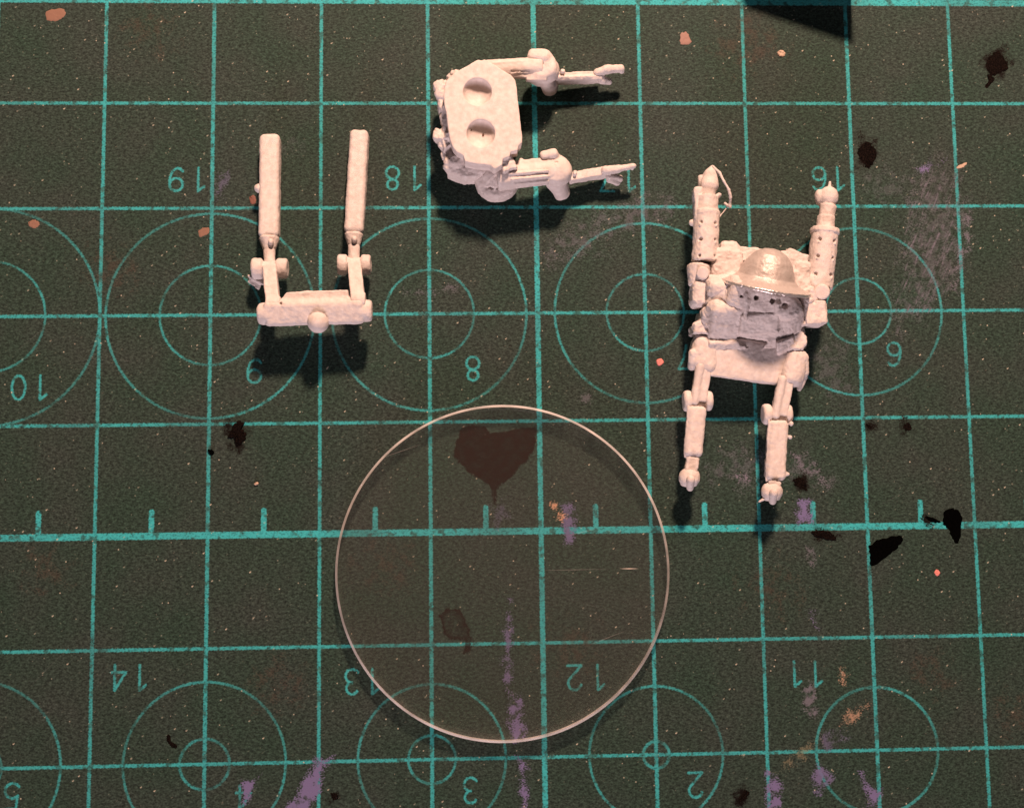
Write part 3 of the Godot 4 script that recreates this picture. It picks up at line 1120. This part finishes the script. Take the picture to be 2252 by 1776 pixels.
# ---------------------------------------------------------------- the pair of legs
func make_legs() -> void:
	var root := thing("leg_assembly", "pale cast-metal pair of robot legs joined by a hip bar, left of the torso", "model part", z(1, 560, 1000, 0.0))
	var X := Vector3.RIGHT
	for s in 2:
		var top: Vector3 = [z(1, 255, 128, 1.25), z(1, 926, 97, 1.25)][s]
		var low: Vector3 = [z(1, 246, 900, 2.1), z(1, 882, 870, 2.1)][s]
		var tip: Vector3 = [z(1, 246, 985, 2.2), z(1, 880, 955, 2.2)][s]
		var knee: Vector3 = [z(1, 250, 1128, 2.5), z(1, 884, 1100, 2.5)][s]
		var hip: Vector3 = [z(1, 275, 1400, 5.0), z(1, 915, 1370, 5.0)][s]
		var r: float = [1.2, 1.13][s]
		var shin := cast("shin", [box_between(top + Vector3(0, 1.05, 0), low + Vector3(0, 1.05, 0), r * 1.96, 2.1, 0.6), drum(low, tip, r, r * 0.62, 0.15), drum(tip, knee, 0.68, 0.62, 0.1)], root)
		var peg: Vector3 = [z(1, 255, 925, 3.25), z(1, 884, 905, 3.25)][s]
		cast("peg", [egg(peg + Vector3(0, -0.25, 0), Vector3(0.34, 0.5, 0.42), Vector3(20, 10, 0))], shin, null, 0.03)
		if s == 0:
			cast("casting_nub", [egg(z(1, 168, 525, 2.0), Vector3(0.55, 0.5, 0.5))], shin, null, 0.1)
		var wide: float = [2.05, 1.92][s]
		var kn := [drum(knee - X * wide, knee - X * 0.75, 1.22, 1.22, 0.35), drum(knee + X * 0.75, knee + X * wide, 1.18, 1.18, 0.35), drum(knee - X * 1.0, knee + X * 1.0, 0.85)]
		var kj := cast("knee_joint", kn, root)
		if s == 0:
			cast("casting_flash", [slab(z(1, 100, 1190, 2.2), z(1, 190, 1250, 2.0), 1.4, 0.3, 0.1), rod(z(1, 95, 1185, 2.1), z(1, 200, 1245, 2.1), 0.22)], kj, null, 0.12)
		var knee_top := knee + Vector3(0.05, 0.75, -0.3)
		cast("thigh", [slab(knee_top + Vector3(0, 0.35, 0), hip + Vector3(0, 0.55, 0), 1.55, 1.3, 0.14), drum(hip - X * 0.8 - Vector3(0, 0.2, 0), hip + X * 0.8 - Vector3(0, 0.2, 0), 0.95)], root, null, 0.06)
	# the hip bar
	var bl := z(1, 215, 1465, 4.4)
	var br := z(1, 965, 1445, 4.4)
	var mid := (bl + br) / 2.0
	var yaw := -rad_to_deg(atan2(br.z - bl.z, br.x - bl.x))
	var len := (br - bl).length() / 2.0
	var bar := [block(mid + Vector3(0, -0.1, -0.1), Vector3(len, 1.3, 1.4), Vector3(22, yaw, 0), 0.55), plate(1, [338, 1352, 372, 1302, 560, 1292, 835, 1284, 842, 1420, 340, 1440], 5.4, 3.8, 5.35, 0.2, 0.5)]
	for e in [[bl, -1.0], [br, 1.0]]:
		bar.append(drum(e[0] - X * 0.7 * e[1], e[0] + X * 0.8 * e[1] + Vector3(0, -0.1, 0), 1.32, 1.2, 0.35))
	bar.append(cut(ball(z(1, 335, 1392, 5.55), 0.18)))
	bar.append(cut(ball(z(1, 852, 1300, 5.5), 0.22)))
	cast("hip_bar", bar, root, null, 0.08)
	var bc := z(1, 612, 1530, 4.9)
	cast("ball_joint", [ball(bc, 1.24), drum(bc, bc + Vector3(0.1, -0.5, -1.2), 0.8), rod(z(1, 690, 1500, 5.0), z(1, 705, 1520, 4.9), 0.16)], root, null, 0.05)


# ---------------------------------------------------------------- the torso with two arms
func make_torso() -> void:
	var root := thing("torso_assembly", "pale cast-metal robot torso lying face down, two round sockets in its back, arms pointing right", "model part", z(2, 560, 760, 0.0))
	var h := 7.0
	var back := [300, 300, 420, 235, 520, 176, 560, 180, 585, 170, 622, 182, 640, 200, 700, 235, 760, 275, 840, 322, 880, 372, 893, 440, 905, 560, 925, 740, 947, 905, 944, 968, 912, 996, 902, 1042, 838, 1056, 826, 1100, 762, 1122, 756, 1180, 690, 1218, 668, 1210, 640, 1184, 520, 1172, 402, 1148, 386, 1092, 322, 1056, 285, 1010, 258, 940, 236, 800, 222, 680, 200, 600, 198, 480, 216, 380]
	var s1 := z(2, 520, 482, h)
	var s2 := z(2, 552, 878, h)
	var sock_r := size(2, 140, h)
	var pl := [plate(2, back, h, 4.7, h, 0.1)]
	for s in [s1, s2]:
		pl.append(cut(egg(s + Vector3(0, 0.12, 0), Vector3(sock_r, 1.45, sock_r)), 0.04))
	cast("back_plate", pl, root, null, 0.035, 0.1)
	# the body below the plate, wider to the left and bottom, with ragged armour edges
	var body := [plate(2, [310, 310, 600, 215, 830, 340, 880, 560, 915, 900, 720, 1180, 420, 1140, 300, 1020, 235, 800, 205, 560, 225, 380], 5.6, 0.2, 5.9, 0.3)]
	body.append(plate(2, [130, 440, 230, 372, 300, 420, 320, 700, 330, 980, 200, 1060, 170, 930, 195, 820, 165, 650, 130, 540], 4.6, 2.0, 5.3, 0.25))
	for q in [[140, 440, 4.9, 0.75], [135, 515, 4.9, 0.55], [165, 640, 4.6, 0.6], [185, 750, 4.4, 0.65], [140, 905, 4.5, 0.8], [185, 990, 4.2, 0.75], [215, 1090, 3.9, 0.85], [250, 350, 5.6, 0.6], [290, 320, 5.9, 0.5], [330, 1130, 4.2, 0.9], [215, 620, 5.2, 0.5], [235, 900, 5.2, 0.6]]:
		body.append(block(z(2, q[0] + 25, q[1], q[2]), Vector3(q[3], 0.75, q[3] * rng.randf_range(0.7, 1.1)) * 0.88, Vector3(rng.randf_range(-25, 25), rng.randf_range(-35, 35), rng.randf_range(-20, 20)), 0.3, 0.35))
	body.append(plate(2, [225, 1150, 420, 1120, 640, 1190, 690, 1260, 480, 1320, 400, 1322, 345, 1300, 235, 1262], 3.8, 1.6, 4.6, 0.3))
	body.append(rod(z(2, 240, 1200, 4.3), z(2, 640, 1240, 4.4), 0.55, 0.5, 0.3))
	body.append(egg(z(2, 300, 1150, 4.6), Vector3(1.3, 0.8, 0.9)))
	body.append(block(z(2, 800, 1160, 5.4), Vector3(0.8, 0.8, 1.1), Vector3(0, 20, 0)))
	for s in [s1, s2]:
		body.append(cut(ball(s, sock_r + 0.2)))
	cast("body", body, root, null, 0.16)
	var fleck := solid_mat(Color(0.10, 0.045, 0.025), 0.7)
	for q in [[452, 842, 0.2], [575, 895, 0.17], [520, 860, 0.1], [560, 640, 0.1]]:
		cast("stain_speck", [egg(z(2, q[0], q[1], 7.14 - 1.45 * sqrt(maxf(0.05, 1.0 - pow(Vector2(q[0] - 552.0, q[1] - 878.0).length() / 140.0, 2.0))) if q[1] > 700 else 6.9), Vector3(q[2], 0.06, q[2] * 1.2))], root.get_node("back_plate"), fleck, 0.04, 0.06)
	# upper arm of the photograph: shoulder stays under the plate
	var e1 := z(2, 1130, 245, 4.2)
	var a1 := z(2, 600, 262, 5.0)
	var ua := cast("upper_arm", [slab(a1 + Vector3(0, 0.9, -0.5), e1 + Vector3(0, 0.9, -0.7), 1.0, 1.8, 0.2), drum(a1 + Vector3(0, 0, 0.1), e1 + Vector3(0, 0.1, 0.2), 1.05, 1.2, 0.2), rod(z(2, 850, 305, 5.3), z(2, 1010, 275, 5.3), 0.18), rod(z(2, 850, 335, 5.0), z(2, 1000, 340, 4.9), 0.2), cut(rod(z(2, 840, 290, 5.5), z(2, 1010, 290, 5.4), 0.1))], root)
	var el := [drum(e1 + Vector3(0, -2.0, 0.1), e1 + Vector3(0, 1.0, 0), 1.72, 1.75, 0.45), block(e1 + Vector3(-0.35, 0.55, -1.0), Vector3(1.3, 0.7, 0.8), Vector3(-25, -8, 6), 0.55, 0.4), egg(e1 + Vector3(0.5, -0.3, 0.3), Vector3(1.6, 1.4, 1.6)), cut(egg(z(2, 1092, 205, 5.5), Vector3(0.75, 1.0, 0.27))), block(z(2, 1080, 345, 4.6), Vector3(1.2, 0.5, 0.5), Vector3(10, 0, 0))]
	var ej := cast("elbow_joint", el, root)
	cast("elbow_hub", [drum(z(2, 1205, 400, 2.6), z(2, 1210, 460, 1.0), 0.95, 0.95, 0.25), rod(z(2, 1170, 380, 3.0), z(2, 1215, 440, 1.2), 0.9)], ej)
	var f1 := z(2, 1265, 335, 2.9)
	var f2 := z(2, 1715, 322, 2.4)
	cast("forearm", [slab(f1 + Vector3(0, 0.1, 0), f2 + Vector3(0, 0.1, 0), 0.5, 0.6, 0.1), box_between(f1, f2, 1.0, 1.6), block(z(2, 1335, 290, 3.0), Vector3(0.25, 0.3, 0.25)), cut(rod(z(2, 1290, 392, 2.9), z(2, 1690, 384, 2.5), 0.07))], root, null, 0.09)
	cast("claw", [rod(z(2, 1665, 300, 2.5), z(2, 1760, 272, 2.6), 0.5, 0.55), rod(z(2, 1740, 272, 2.7), z(2, 1885, 262, 2.6), 0.5, 0.44), rod(z(2, 1700, 370, 1.7), z(2, 1775, 385, 1.3), 0.5, 0.42), rod(z(2, 1690, 330, 2.0), z(2, 1720, 370, 1.8), 0.5), ball(z(2, 1895, 285, 2.3), 0.32)], root, null, 0.08, 0.1)
	# lower arm of the photograph: big shoulder wheel, ribbed upper arm
	var sh := z(2, 700, 1290, 2.8)
	cast("shoulder_drum", [drum(sh + Vector3(0.1, -2.0, 0.3), sh + Vector3(0, 0.6, 0), 2.55, 2.65, 0.7), egg(sh + Vector3(0, 0.2, 0), Vector3(2.6, 1.6, 2.1)), drum(z(2, 640, 1230, 3.6), z(2, 700, 1300, 3.6), 1.5), cut(rod(z(2, 520, 1400, 3.7), z(2, 880, 1400, 3.7), 0.12)), cut(rod(z(2, 560, 1450, 3.0), z(2, 860, 1455, 3.0), 0.1))], root, null, 0.1)
	var e2 := z(2, 1262, 1225, 3.9)
	var a2 := z(2, 700, 1290, 4.0)
	var ribs := [slab(a2 + Vector3(0, 1.1, -0.6), e2 + Vector3(0, 1.0, -0.8), 1.4, 2.0, 0.25), drum(a2 + Vector3(0, 0, 0.2), e2 + Vector3(0, 0, 0.2), 1.5, 1.3, 0.3)]
	for k in 4:
		var around := deg_to_rad(12.0 + 24.0 * k)
		var lift := Vector3(0, cos(around), sin(around)) * 1.56
		ribs.append(rod(a2.lerp(e2, 0.22 + 0.04 * k) + lift, a2.lerp(e2, 0.86) + lift * 0.93 + Vector3(0, 0, 0.15), 0.17, 0.15, 0.06))
	ribs.append(rod(z(2, 935, 1130, 4.6), z(2, 960, 1145, 4.6), 0.22))
	cast("upper_arm", ribs, root)
	var ej2 := cast("elbow_joint", [drum(e2 + Vector3(0, -1.6, 0.1), e2 + Vector3(0, 0.9, 0), 1.7, 1.7, 0.5), egg(e2 + Vector3(0.3, -0.2, 0.2), Vector3(1.7, 1.5, 1.7)), block(z(2, 1200, 1085, 4.7), Vector3(1.05, 0.6, 0.55), Vector3(-15, 10, 4), 0.45, 0.4), cut(slab(z(2, 1160, 1128, 5.6), z(2, 1290, 1112, 5.4), 0.2, 0.7, 0.05), 0.05)], root)
	cast("elbow_hub", [rod(z(2, 1270, 1330, 2.6), z(2, 1330, 1440, 1.2), 1.3, 0.9), drum(z(2, 1300, 1400, 1.8), z(2, 1330, 1480, 0.9), 0.95, 0.85, 0.2), rod(z(2, 1190, 1290, 3.3), z(2, 1250, 1400, 1.8), 0.5)], ej2)
	var g1 := z(2, 1400, 1290, 2.9)
	var g2 := z(2, 1770, 1225, 2.4)
	cast("forearm", [box_between(g1, g2, 1.05, 1.6), block(z(2, 1450, 1255, 3.0), Vector3(0.25, 0.3, 0.3)), cut(rod(z(2, 1420, 1358, 2.8), z(2, 1760, 1300, 2.4), 0.07))], root, null, 0.09)
	cast("claw", [rod(z(2, 1740, 1232, 2.5), z(2, 1860, 1222, 2.6), 0.55, 0.5), rod(z(2, 1850, 1225, 2.7), z(2, 2010, 1190, 2.9), 0.36, 0.34), rod(z(2, 1780, 1290, 1.8), z(2, 1880, 1310, 1.4), 0.5, 0.4), rod(z(2, 1780, 1320, 1.6), z(2, 1850, 1345, 1.2), 0.42), ball(z(2, 1995, 1215, 2.5), 0.26)], root, null, 0.08, 0.1)


func box_between(a: Vector3, b: Vector3, wide: float, tall: float, e := 0.14) -> Solid:  # a bar, its upper face from a to b
	var v := (b - a).normalized()
	var side := v.cross(Vector3.UP).normalized()
	var up := side.cross(v).normalized()
	var s := Block.new((a + b) / 2.0 - up * tall / 2.0, Basis(v, up, v.cross(up)), Vector3((b - a).length() / 2.0, tall / 2.0, wide / 2.0), e)
	return s


func dimples(a: Vector3, b: Vector3, r: float, along: Array) -> Array:  # two rows of rivet holes along the upper side of a tube
	var axis := (b - a).normalized()
	var up := (Vector3.UP - axis * axis.y).normalized()
	var side := axis.cross(up)
	var out := []
	for t: float in along:
		for s: float in [-1.0, 1.0]:
			var way := (up * cos(0.62) + side * sin(0.62) * s).normalized()
			var p := a.lerp(b, t) + way * (r * 0.96)
			out.append(cut(rod(p + way * 0.35, p - way * 0.12, 0.21), 0.06))
			out.append(ball(p - axis * 0.3, 0.16, 0.15))
	return out


# ---------------------------------------------------------------- the robot in the brimmed helmet
func make_robot() -> void:
	var root := thing("helmeted_robot", "pale cast-metal robot figure in a wide-brimmed steel helmet, lying on its back", "model figure", z(4, 600, 300, 0.0))
	var X := Vector3.RIGHT
	# trunk
	var trunk := [plate(4, [300, -270, 640, -300, 1000, -240, 1060, 60, 1000, 200, 1030, 400, 900, 560, 800, 660, 350, 610, 260, 470, 250, 330, 230, 220, 280, 100], 3.0, 0.2, 4.2, 0.5)]
	trunk.append(slab(z(4, 640, -60, 8.2), z(4, 590, 380, 4.0), 9.8, 3.4, 0.8, 0.0, 0.6))
	trunk.append(plate(4, [240, 150, 330, 120, 420, 250, 400, 370, 300, 330, 240, 320, 188, 312, 186, 255, 230, 225], 4.8, 2.0, 5.3, 0.3))
	trunk.append(plate(4, [960, 120, 1005, 200, 1000, 290, 1042, 340, 1040, 400, 1010, 440, 900, 440, 880, 200], 4.8, 2.0, 5.2, 0.3))
	for q in [[300, 170, 6.0, 0.7], [350, 220, 6.4, 0.8], [270, 260, 5.4, 0.8], [390, 300, 6.2, 0.7], [330, 110, 6.2, 0.6], [450, 190, 7.0, 0.7], [430, 120, 7.2, 0.6]]:
		trunk.append(egg(z(4, q[0], q[1], q[2] - 1.0), Vector3(q[3], 0.6, q[3] * 0.8), Vector3(0, rng.randf_range(-60, 60), rng.randf_range(-20, 20)), 0.6))
	cast("trunk", trunk, root, null, 0.16)
	var chest := [slab(z(5, 900, 1290, 8.1), z(5, 850, 1595, 4.3), 9.8, 2.6, 0.7, 0.0, 0.6), slab(z(5, 940, 1335, 8.0), z(5, 925, 1495, 6.0), 4.6, 1.2, 0.3, 0.0, 0.2), slab(z(5, 860, 1530, 5.45), z(5, 850, 1610, 4.5), 9.6, 1.2, 0.3, -3.0, 0.2)]
	for q in [[600, 1290, 7.1, 1.1], [545, 1380, 5.7, 0.9], [680, 1420, 6.2, 0.9], [600, 1480, 5.0, 0.9], [470, 1430, 4.7, 0.9], [700, 1290, 7.8, 0.8], [530, 1320, 6.2, 0.7]]:
		chest.append(egg(z(5, q[0], q[1], q[2] - 0.45), Vector3(q[3], 0.6, q[3] * 0.9), Vector3(40, rng.randf_range(-25, 25), rng.randf_range(-5, 15)), 0.5))
	chest.append(cut(egg(z(5, 1165, 1400, 7.3), Vector3(1.75, 0.9, 2.6), Vector3(40, -6, -18)), 0.12))
	chest.append(cut(plate(5, [760, 1508, 790, 1500, 985, 1530, 992, 1545, 950, 1592, 860, 1590, 775, 1562], 5.2, 4.3, 9.0, 0.05)))
	for q in [[570, 1350, 690, 1335], [535, 1415, 640, 1430], [655, 1370, 645, 1490], [725, 1400, 738, 1510]]:
		chest.append(rod(z(5, q[0], q[1], 7.6 - (q[1] - 1300) * 0.0138 - (0.5 if q[0] < 600 else 0.0)), z(5, q[2], q[3], 7.6 - (q[3] - 1300) * 0.0138), 0.3, 0.22, 0.25))
	cast("chest_plate", chest, root, null, 0.12)
	cast("side_panel", [egg(z(5, 1160, 1400, 5.7), Vector3(1.6, 0.7, 2.3), Vector3(40, -6, -18), 0.4), slab(z(5, 1120, 1530, 5.8), z(5, 1130, 1628, 4.6), 2.2, 0.6, 0.15, -12.0, 0.2), slab(z(5, 1220, 1450, 5.0), z(5, 1240, 1610, 3.6), 1.6, 1.4, 0.3, -15.0, 0.3)], root, null, 0.12)
	# face below the brim: cheeks, a nose ridge, four dark eye holes
	var face := [slab(z(5, 985, 1150, 9.3), z(5, 905, 1345, 7.7), 7.6, 3.0, 0.8, 0.0, 0.6), slab(z(5, 700, 1140, 8.0), z(5, 640, 1330, 6.6), 4.2, 2.4, 0.8, 12.0, 0.7), rod(z(5, 822, 1190, 9.0), z(5, 818, 1370, 7.55), 0.3, 0.22, 0.4), rod(z(5, 1060, 1260, 8.5), z(5, 1055, 1330, 7.9), 0.3, 0.25, 0.4), egg(z(5, 1150, 1290, 7.4), Vector3(1.5, 0.9, 1.3), Vector3.ZERO, 0.6)]
	for q in [[905, 1206, 0.3], [1030, 1232, 0.29], [1130, 1266, 0.34], [790, 1196, 0.17]]:
		var p := z(5, q[0], q[1], 9.0)
		face.append(cut(drum(p + Vector3(0, -2.2, -0.2), p + Vector3(0, 1.0, 0.1), q[2], q[2], 0.02), 0.03))
	cast("face_plate", face, root, null, 0.12, 0.1)
	# belly and hips
	var belly := [slab(z(4, 625, 370, 4.6), z(4, 600, 640, 4.3), 10.6, 2.6, 0.8, -3.0), slab(z(4, 640, 370, 4.7), z(4, 590, 665, 4.25), 8.8, 2.6, 0.4, -3.0, 0.3), slab(z(4, 590, 600, 4.4), z(4, 580, 672, 4.25), 8.4, 2.2, 0.2, -3.0)]
	cast("belly_plate", belly, root, null, 0.07)
	cast("hip", [block(z(4, 265, 465, 3.5), Vector3(1.55, 1.5, 2.1), Vector3(0, -8, 0), 1.1, 0.3), rod(z(4, 185, 470, 4.4), z(4, 180, 560, 3.8), 0.55), rod(z(4, 320, 380, 3.9), z(4, 310, 570, 4.1), 0.8, 0.8, 0.5), rod(z(4, 160, 566, 3.4), z(4, 178, 575, 3.4), 0.2)], root, null, 0.09)
	cast("hip", [block(z(4, 935, 575, 3.5), Vector3(1.4, 1.5, 2.2), Vector3(0, -14, 0), 1.1, 0.3), rod(z(4, 1015, 500, 4.2), z(4, 1025, 610, 3.8), 0.55, 0.5), rod(z(4, 1020, 640, 3.4), z(4, 985, 735, 3.0), 0.42, 0.25), rod(z(4, 950, 500, 4.1), z(4, 920, 650, 4.2), 0.75, 0.7, 0.5)], root, null, 0.09)
	# legs
	for s in 2:
		var hip: Vector3 = [z(4, 275, 560, 4.7), z(4, 895, 660, 4.7)][s]
		var knee: Vector3 = [z(4, 228, 830, 4.1), z(4, 835, 935, 4.1)][s]
		var low: Vector3 = [z(4, 190, 1240, 4.2), z(4, 808, 1420, 4.2)][s]
		var foot: Vector3 = [z(4, 163, 1405, 3.9), z(4, 785, 1510, 3.9)][s]
		cast("thigh", [box_between(hip, knee + Vector3(0, 0.4, 0), 1.7, 1.5, 0.2), rod(hip + Vector3(-0.5, -0.2, 0), knee + Vector3(-0.5, 0.1, 0), 0.5)], root, null, 0.06)
		var kc: Vector3 = [z(4, 225, 825, 3.4), z(4, 820, 925, 3.4)][s]
		var kj := [drum(kc - X * 1.75, kc - X * 0.7, 1.2, 1.2, 0.4), drum(kc + X * 0.7, kc + X * 1.6, 1.15, 1.15, 0.4), drum(kc - X, kc + X, 0.8)]
		cast("knee_joint", kj, root)
		var up: Vector3 = [z(4, 225, 860, 4.7), z(4, 840, 965, 4.7)][s]
		var sh := [box_between(up, low + Vector3(0, 0.3, 0), [2.1, 2.25][s], 1.7, 0.55), box_between(low, foot + Vector3(0, 0.2, 0), 1.45, 1.2, 0.25), rod(up + Vector3([-1.05, -1.15][s], -0.35, 0), low + Vector3([-0.9, -1.0][s], -0.3, 0), 0.14)]
		if s == 1:
			sh.append_array([ball(z(4, 925, 995, 4.3), 0.28), ball(z(4, 915, 1098, 4.3), 0.26), rod(z(4, 870, 1375, 4.0), z(4, 898, 1372, 4.1), 0.24, 0.2)])
		cast("shin", sh, root, null, 0.08)
		var ft := [egg(foot + Vector3(0, -0.4, -0.1), Vector3(1.22, 1.0, 1.15)), rod(foot + Vector3(-0.75, -0.4, -0.2), foot + Vector3(-0.6, -0.6, 0.5), 0.42), rod(foot + Vector3(0.75, -0.4, -0.2), foot + Vector3(0.6, -0.6, 0.5), 0.42)]
		var f := cast("foot", ft, root, null, 0.07)
		var toe: Vector3 = [z(4, 168, 1415, 4.6), z(4, 792, 1515, 4.6)][s]
		cast("toe", [rod(toe, toe + Vector3(0.05, -0.8, 0.9), 0.5, 0.42)], f, null, 0.05)
		if s == 1:
			cast("spur", [rod(z(4, 740, 1550, 3.6), z(4, 685, 1580, 3.4), 0.2, 0.14)], f, null, 0.05)
	# shoulders
	cast("shoulder", [block(z(3, 490, 1040, 4.6), Vector3(1.8, 1.5, 1.8), Vector3(0, -6, 0), 0.6, 0.3), drum(z(3, 430, 905, 4.6), z(3, 620, 900, 4.6), 1.15, 1.15, 0.7, 0.3), block(z(3, 700, 960, 4.0), Vector3(2.0, 1.3, 0.9), Vector3(0, -8, 0), 0.25), block(z(3, 500, 1240, 5.0), Vector3(1.5, 1.2, 1.2), Vector3(0, 20, 10), 0.3)], root, null, 0.13)
	cast("shoulder", [block(z(3, 1110, 1060, 4.4), Vector3(1.3, 1.5, 1.7), Vector3(0, -22, 0), 0.3), block(z(3, 1050, 975, 4.6), Vector3(0.9, 1.1, 0.6), Vector3(0, -15, 0), 0.2), ball(z(3, 1128, 950, 5.2), 0.28), block(z(3, 1195, 1160, 4.8), Vector3(0.9, 1.3, 1.7), Vector3(0, -5, 0), 0.25), block(z(3, 1240, 1330, 5.0), Vector3(1.0, 1.2, 0.9), Vector3(10, 20, 0), 0.25), ball(z(3, 1280, 1370, 6.0), 0.4)], root, null, 0.13)
	# left arm in the photograph: long barrel with a pointed tip and a curl of casting flash
	var r1 := size(3, 128, 5.0)
	var b0 := z(3, 300, 1010, 5.0)
	var b1 := z(3, 318, 555, 5.0)
	var b2 := z(3, 318, 390, 5.0)
	var arm := dimples(b0, b1, r1, [0.08, 0.42, 0.76])
	arm.append_array([drum(b0, b1, r1, r1 * 0.94, 0.15), drum(b1, b2, r1 * 0.88, r1 * 0.84, 0.15), drum(z(3, 318, 570, 5.0), z(3, 318, 535, 5.0), r1 * 0.98, r1 * 0.98, 0.1), block(z(3, 232, 470, 4.8), Vector3(0.5, 0.9, 1.9), Vector3(0, 0, 0), 0.25), rod(z(3, 178, 640, 4.6), z(3, 200, 640, 4.6), 0.34), rod(z(3, 420, 385, 5.2), z(3, 432, 378, 5.2), 0.3), drum(b0 + Vector3(-0.5, -0.3, 0.2), z(3, 240, 1240, 4.6), 1.45, 1.2, 0.3)])
	arm.sort_custom(func(p, q): return not p.sub and q.sub)
	cast("forearm", arm, root, null, 0.09)
	cast("gun_barrel", [drum(z(3, 320, 400, 5.0), z(3, 338, 290, 5.0), 0.92, 0.95, 0.1), rod(z(3, 340, 285, 5.0), z(3, 352, 200, 5.0), 1.1, 0.85), rod(z(3, 352, 200, 5.0), z(3, 372, 125, 5.1), 0.6, 0.3, 0.4), rod(z(3, 275, 300, 4.7), z(3, 265, 220, 4.7), 0.5, 0.4)], root, null, 0.06)
	cast("elbow_boss", [drum(z(3, 280, 1112, 4.4), z(3, 282, 1112, 6.5), 0.78, 0.74, 0.15)], root, null, 0.05)
	cast("upper_arm", [block(z(3, 265, 1310, 4.5), Vector3(1.25, 1.5, 1.6), Vector3(0, -4, 0), 0.8, 0.4), rod(z(3, 260, 1290, 5.6), z(3, 370, 1250, 5.6), 0.45), block(z(3, 330, 1340, 5.0), Vector3(1.0, 1.0, 1.0), Vector3(0, 20, 0), 0.3), rod(z(3, 270, 1400, 5.3), z(3, 350, 1380, 5.4), 0.4)], root, null, 0.14)
	var strip := []
	var curl := [[378, 112, 5.4], [440, 170, 5.9], [480, 250, 6.2], [528, 330, 6.1], [542, 400, 5.8], [536, 480, 5.2]]
	for i in curl.size() - 1:
		strip.append(rod(z(3, curl[i][0], curl[i][1], curl[i][2]), z(3, curl[i + 1][0], curl[i + 1][1], curl[i + 1][2]), 0.14, 0.15))
	strip.append_array([rod(z(3, 536, 488, 5.2), z(3, 490, 458, 5.0), 0.17), rod(z(3, 432, 590, 4.8), z(3, 505, 500, 4.9), 0.1)])
	var fl := cast("casting_flash", strip, root, null, 0.06, 0.09)
	fl.set_meta("label", "thin curl of casting flash hanging from the left barrel tip")
	# right arm in the photograph: ball-tipped barrel
	var r2 := size(3, 134, 5.0)
	var c0 := z(3, 1370, 1260, 4.8)
	var c1 := z(3, 1427, 740, 5.0)
	var arm2 := dimples(c0, c1, r2, [0.22, 0.54, 0.84])
	arm2.append_array([drum(c0, c1, r2 * 0.98, r2 * 0.96, 0.12), drum(z(3, 1424, 745, 5.0), z(3, 1430, 698, 5.0), r2 * 1.06, r2 * 1.02, 0.12), drum(z(3, 1430, 700, 5.0), z(3, 1442, 575, 5.0), r2 * 0.66, r2 * 0.63, 0.1), rod(z(3, 1350, 1250, 5.3), z(3, 1300, 1180, 5.2), 0.9)])
	arm2.sort_custom(func(p, q): return not p.sub and q.sub)
	cast("forearm", arm2, root, null, 0.08)
	cast("gun_barrel", [drum(z(3, 1442, 590, 5.0), z(3, 1460, 480, 5.0), 0.9, 0.98, 0.12), egg(z(3, 1462, 400, 5.0), Vector3(1.12, 1.12, 1.28)), rod(z(3, 1472, 300, 5.0), z(3, 1474, 262, 5.0), 0.24, 0.16), egg(z(3, 1372, 400, 4.8), Vector3(0.5, 0.7, 0.9))], root, null, 0.06)
	cast("elbow_boss", [drum(z(3, 1398, 1288, 4.6), z(3, 1400, 1288, 6.4), 0.92, 0.88, 0.18)], root, null, 0.04)
	cast("upper_arm", [block(z(3, 1310, 1500, 4.6), Vector3(1.25, 1.6, 1.35), Vector3(0, 4, 0), 0.25), block(z(3, 1370, 1410, 4.6), Vector3(0.6, 1.2, 1.2), Vector3(0, 0, 0), 0.2), rod(z(3, 1220, 1590, 5.6), z(3, 1260, 1570, 5.4), 0.28), block(z(3, 1230, 1470, 5.2), Vector3(0.7, 0.7, 0.5), Vector3(0, 30, 20), 0.15), cut(ball(z(3, 1330, 1375, 6.3), 0.35)), cut(ball(z(3, 1290, 1300, 6.0), 0.3))], root, null, 0.12)
	# the helmet: a bowl with a wide flat brim, leaning back and up
	var tl := z(3, 445, 1160, 6.2)
	var tr := z(3, 1310, 1310, 6.2)
	var c := (tl + tr) / 2.0 + Vector3(-0.18, 0.0, -0.2)
	var side := (tr - tl).normalized()
	var up := Vector3.UP.cross(side).normalized()  # points up the photograph
	if up.z > 0.0:
		up = -up
	var axis := (up * cos(deg_to_rad(19.0)) + Vector3.UP * sin(deg_to_rad(19.0))).normalized()
	var big := (tr - tl).length() / 2.0 * 0.97
	var prof := PackedVector2Array([Vector2(-0.3, 4.15), Vector2(0.9, 4.0), Vector2(1.8, 3.5), Vector2(2.5, 2.7), Vector2(2.95, 1.75), Vector2(3.25, 0.95), Vector2(3.75, 0.5), Vector2(4.4, 0.2), Vector2(big, -0.08), Vector2(big, -0.36), Vector2(4.3, -0.15), Vector2(3.3, 0.1), Vector2(-0.3, 0.1)])
	var shell := Turned.new(c, axis, prof)
	var hel := cast("helmet", [shell], root, mats.bare, 0.05, 0.1)
	hel.set_meta("label", "bowl-shaped helmet with a wide brim and a worn shiny edge")
	cast("brim_edge", [Turned.new(c, axis, PackedVector2Array([Vector2(big - 0.14, 0.0), Vector2(big + 0.07, -0.05), Vector2(big + 0.07, -0.38), Vector2(big - 0.1, -0.42)]))], hel, mats.edge, 0.06, 0.07)
	cast("neck", [rod(c + axis * 0.6, z(3, 850, 1290, 6.0), 2.2, 2.2)], root, null, 0.1, 0.16)
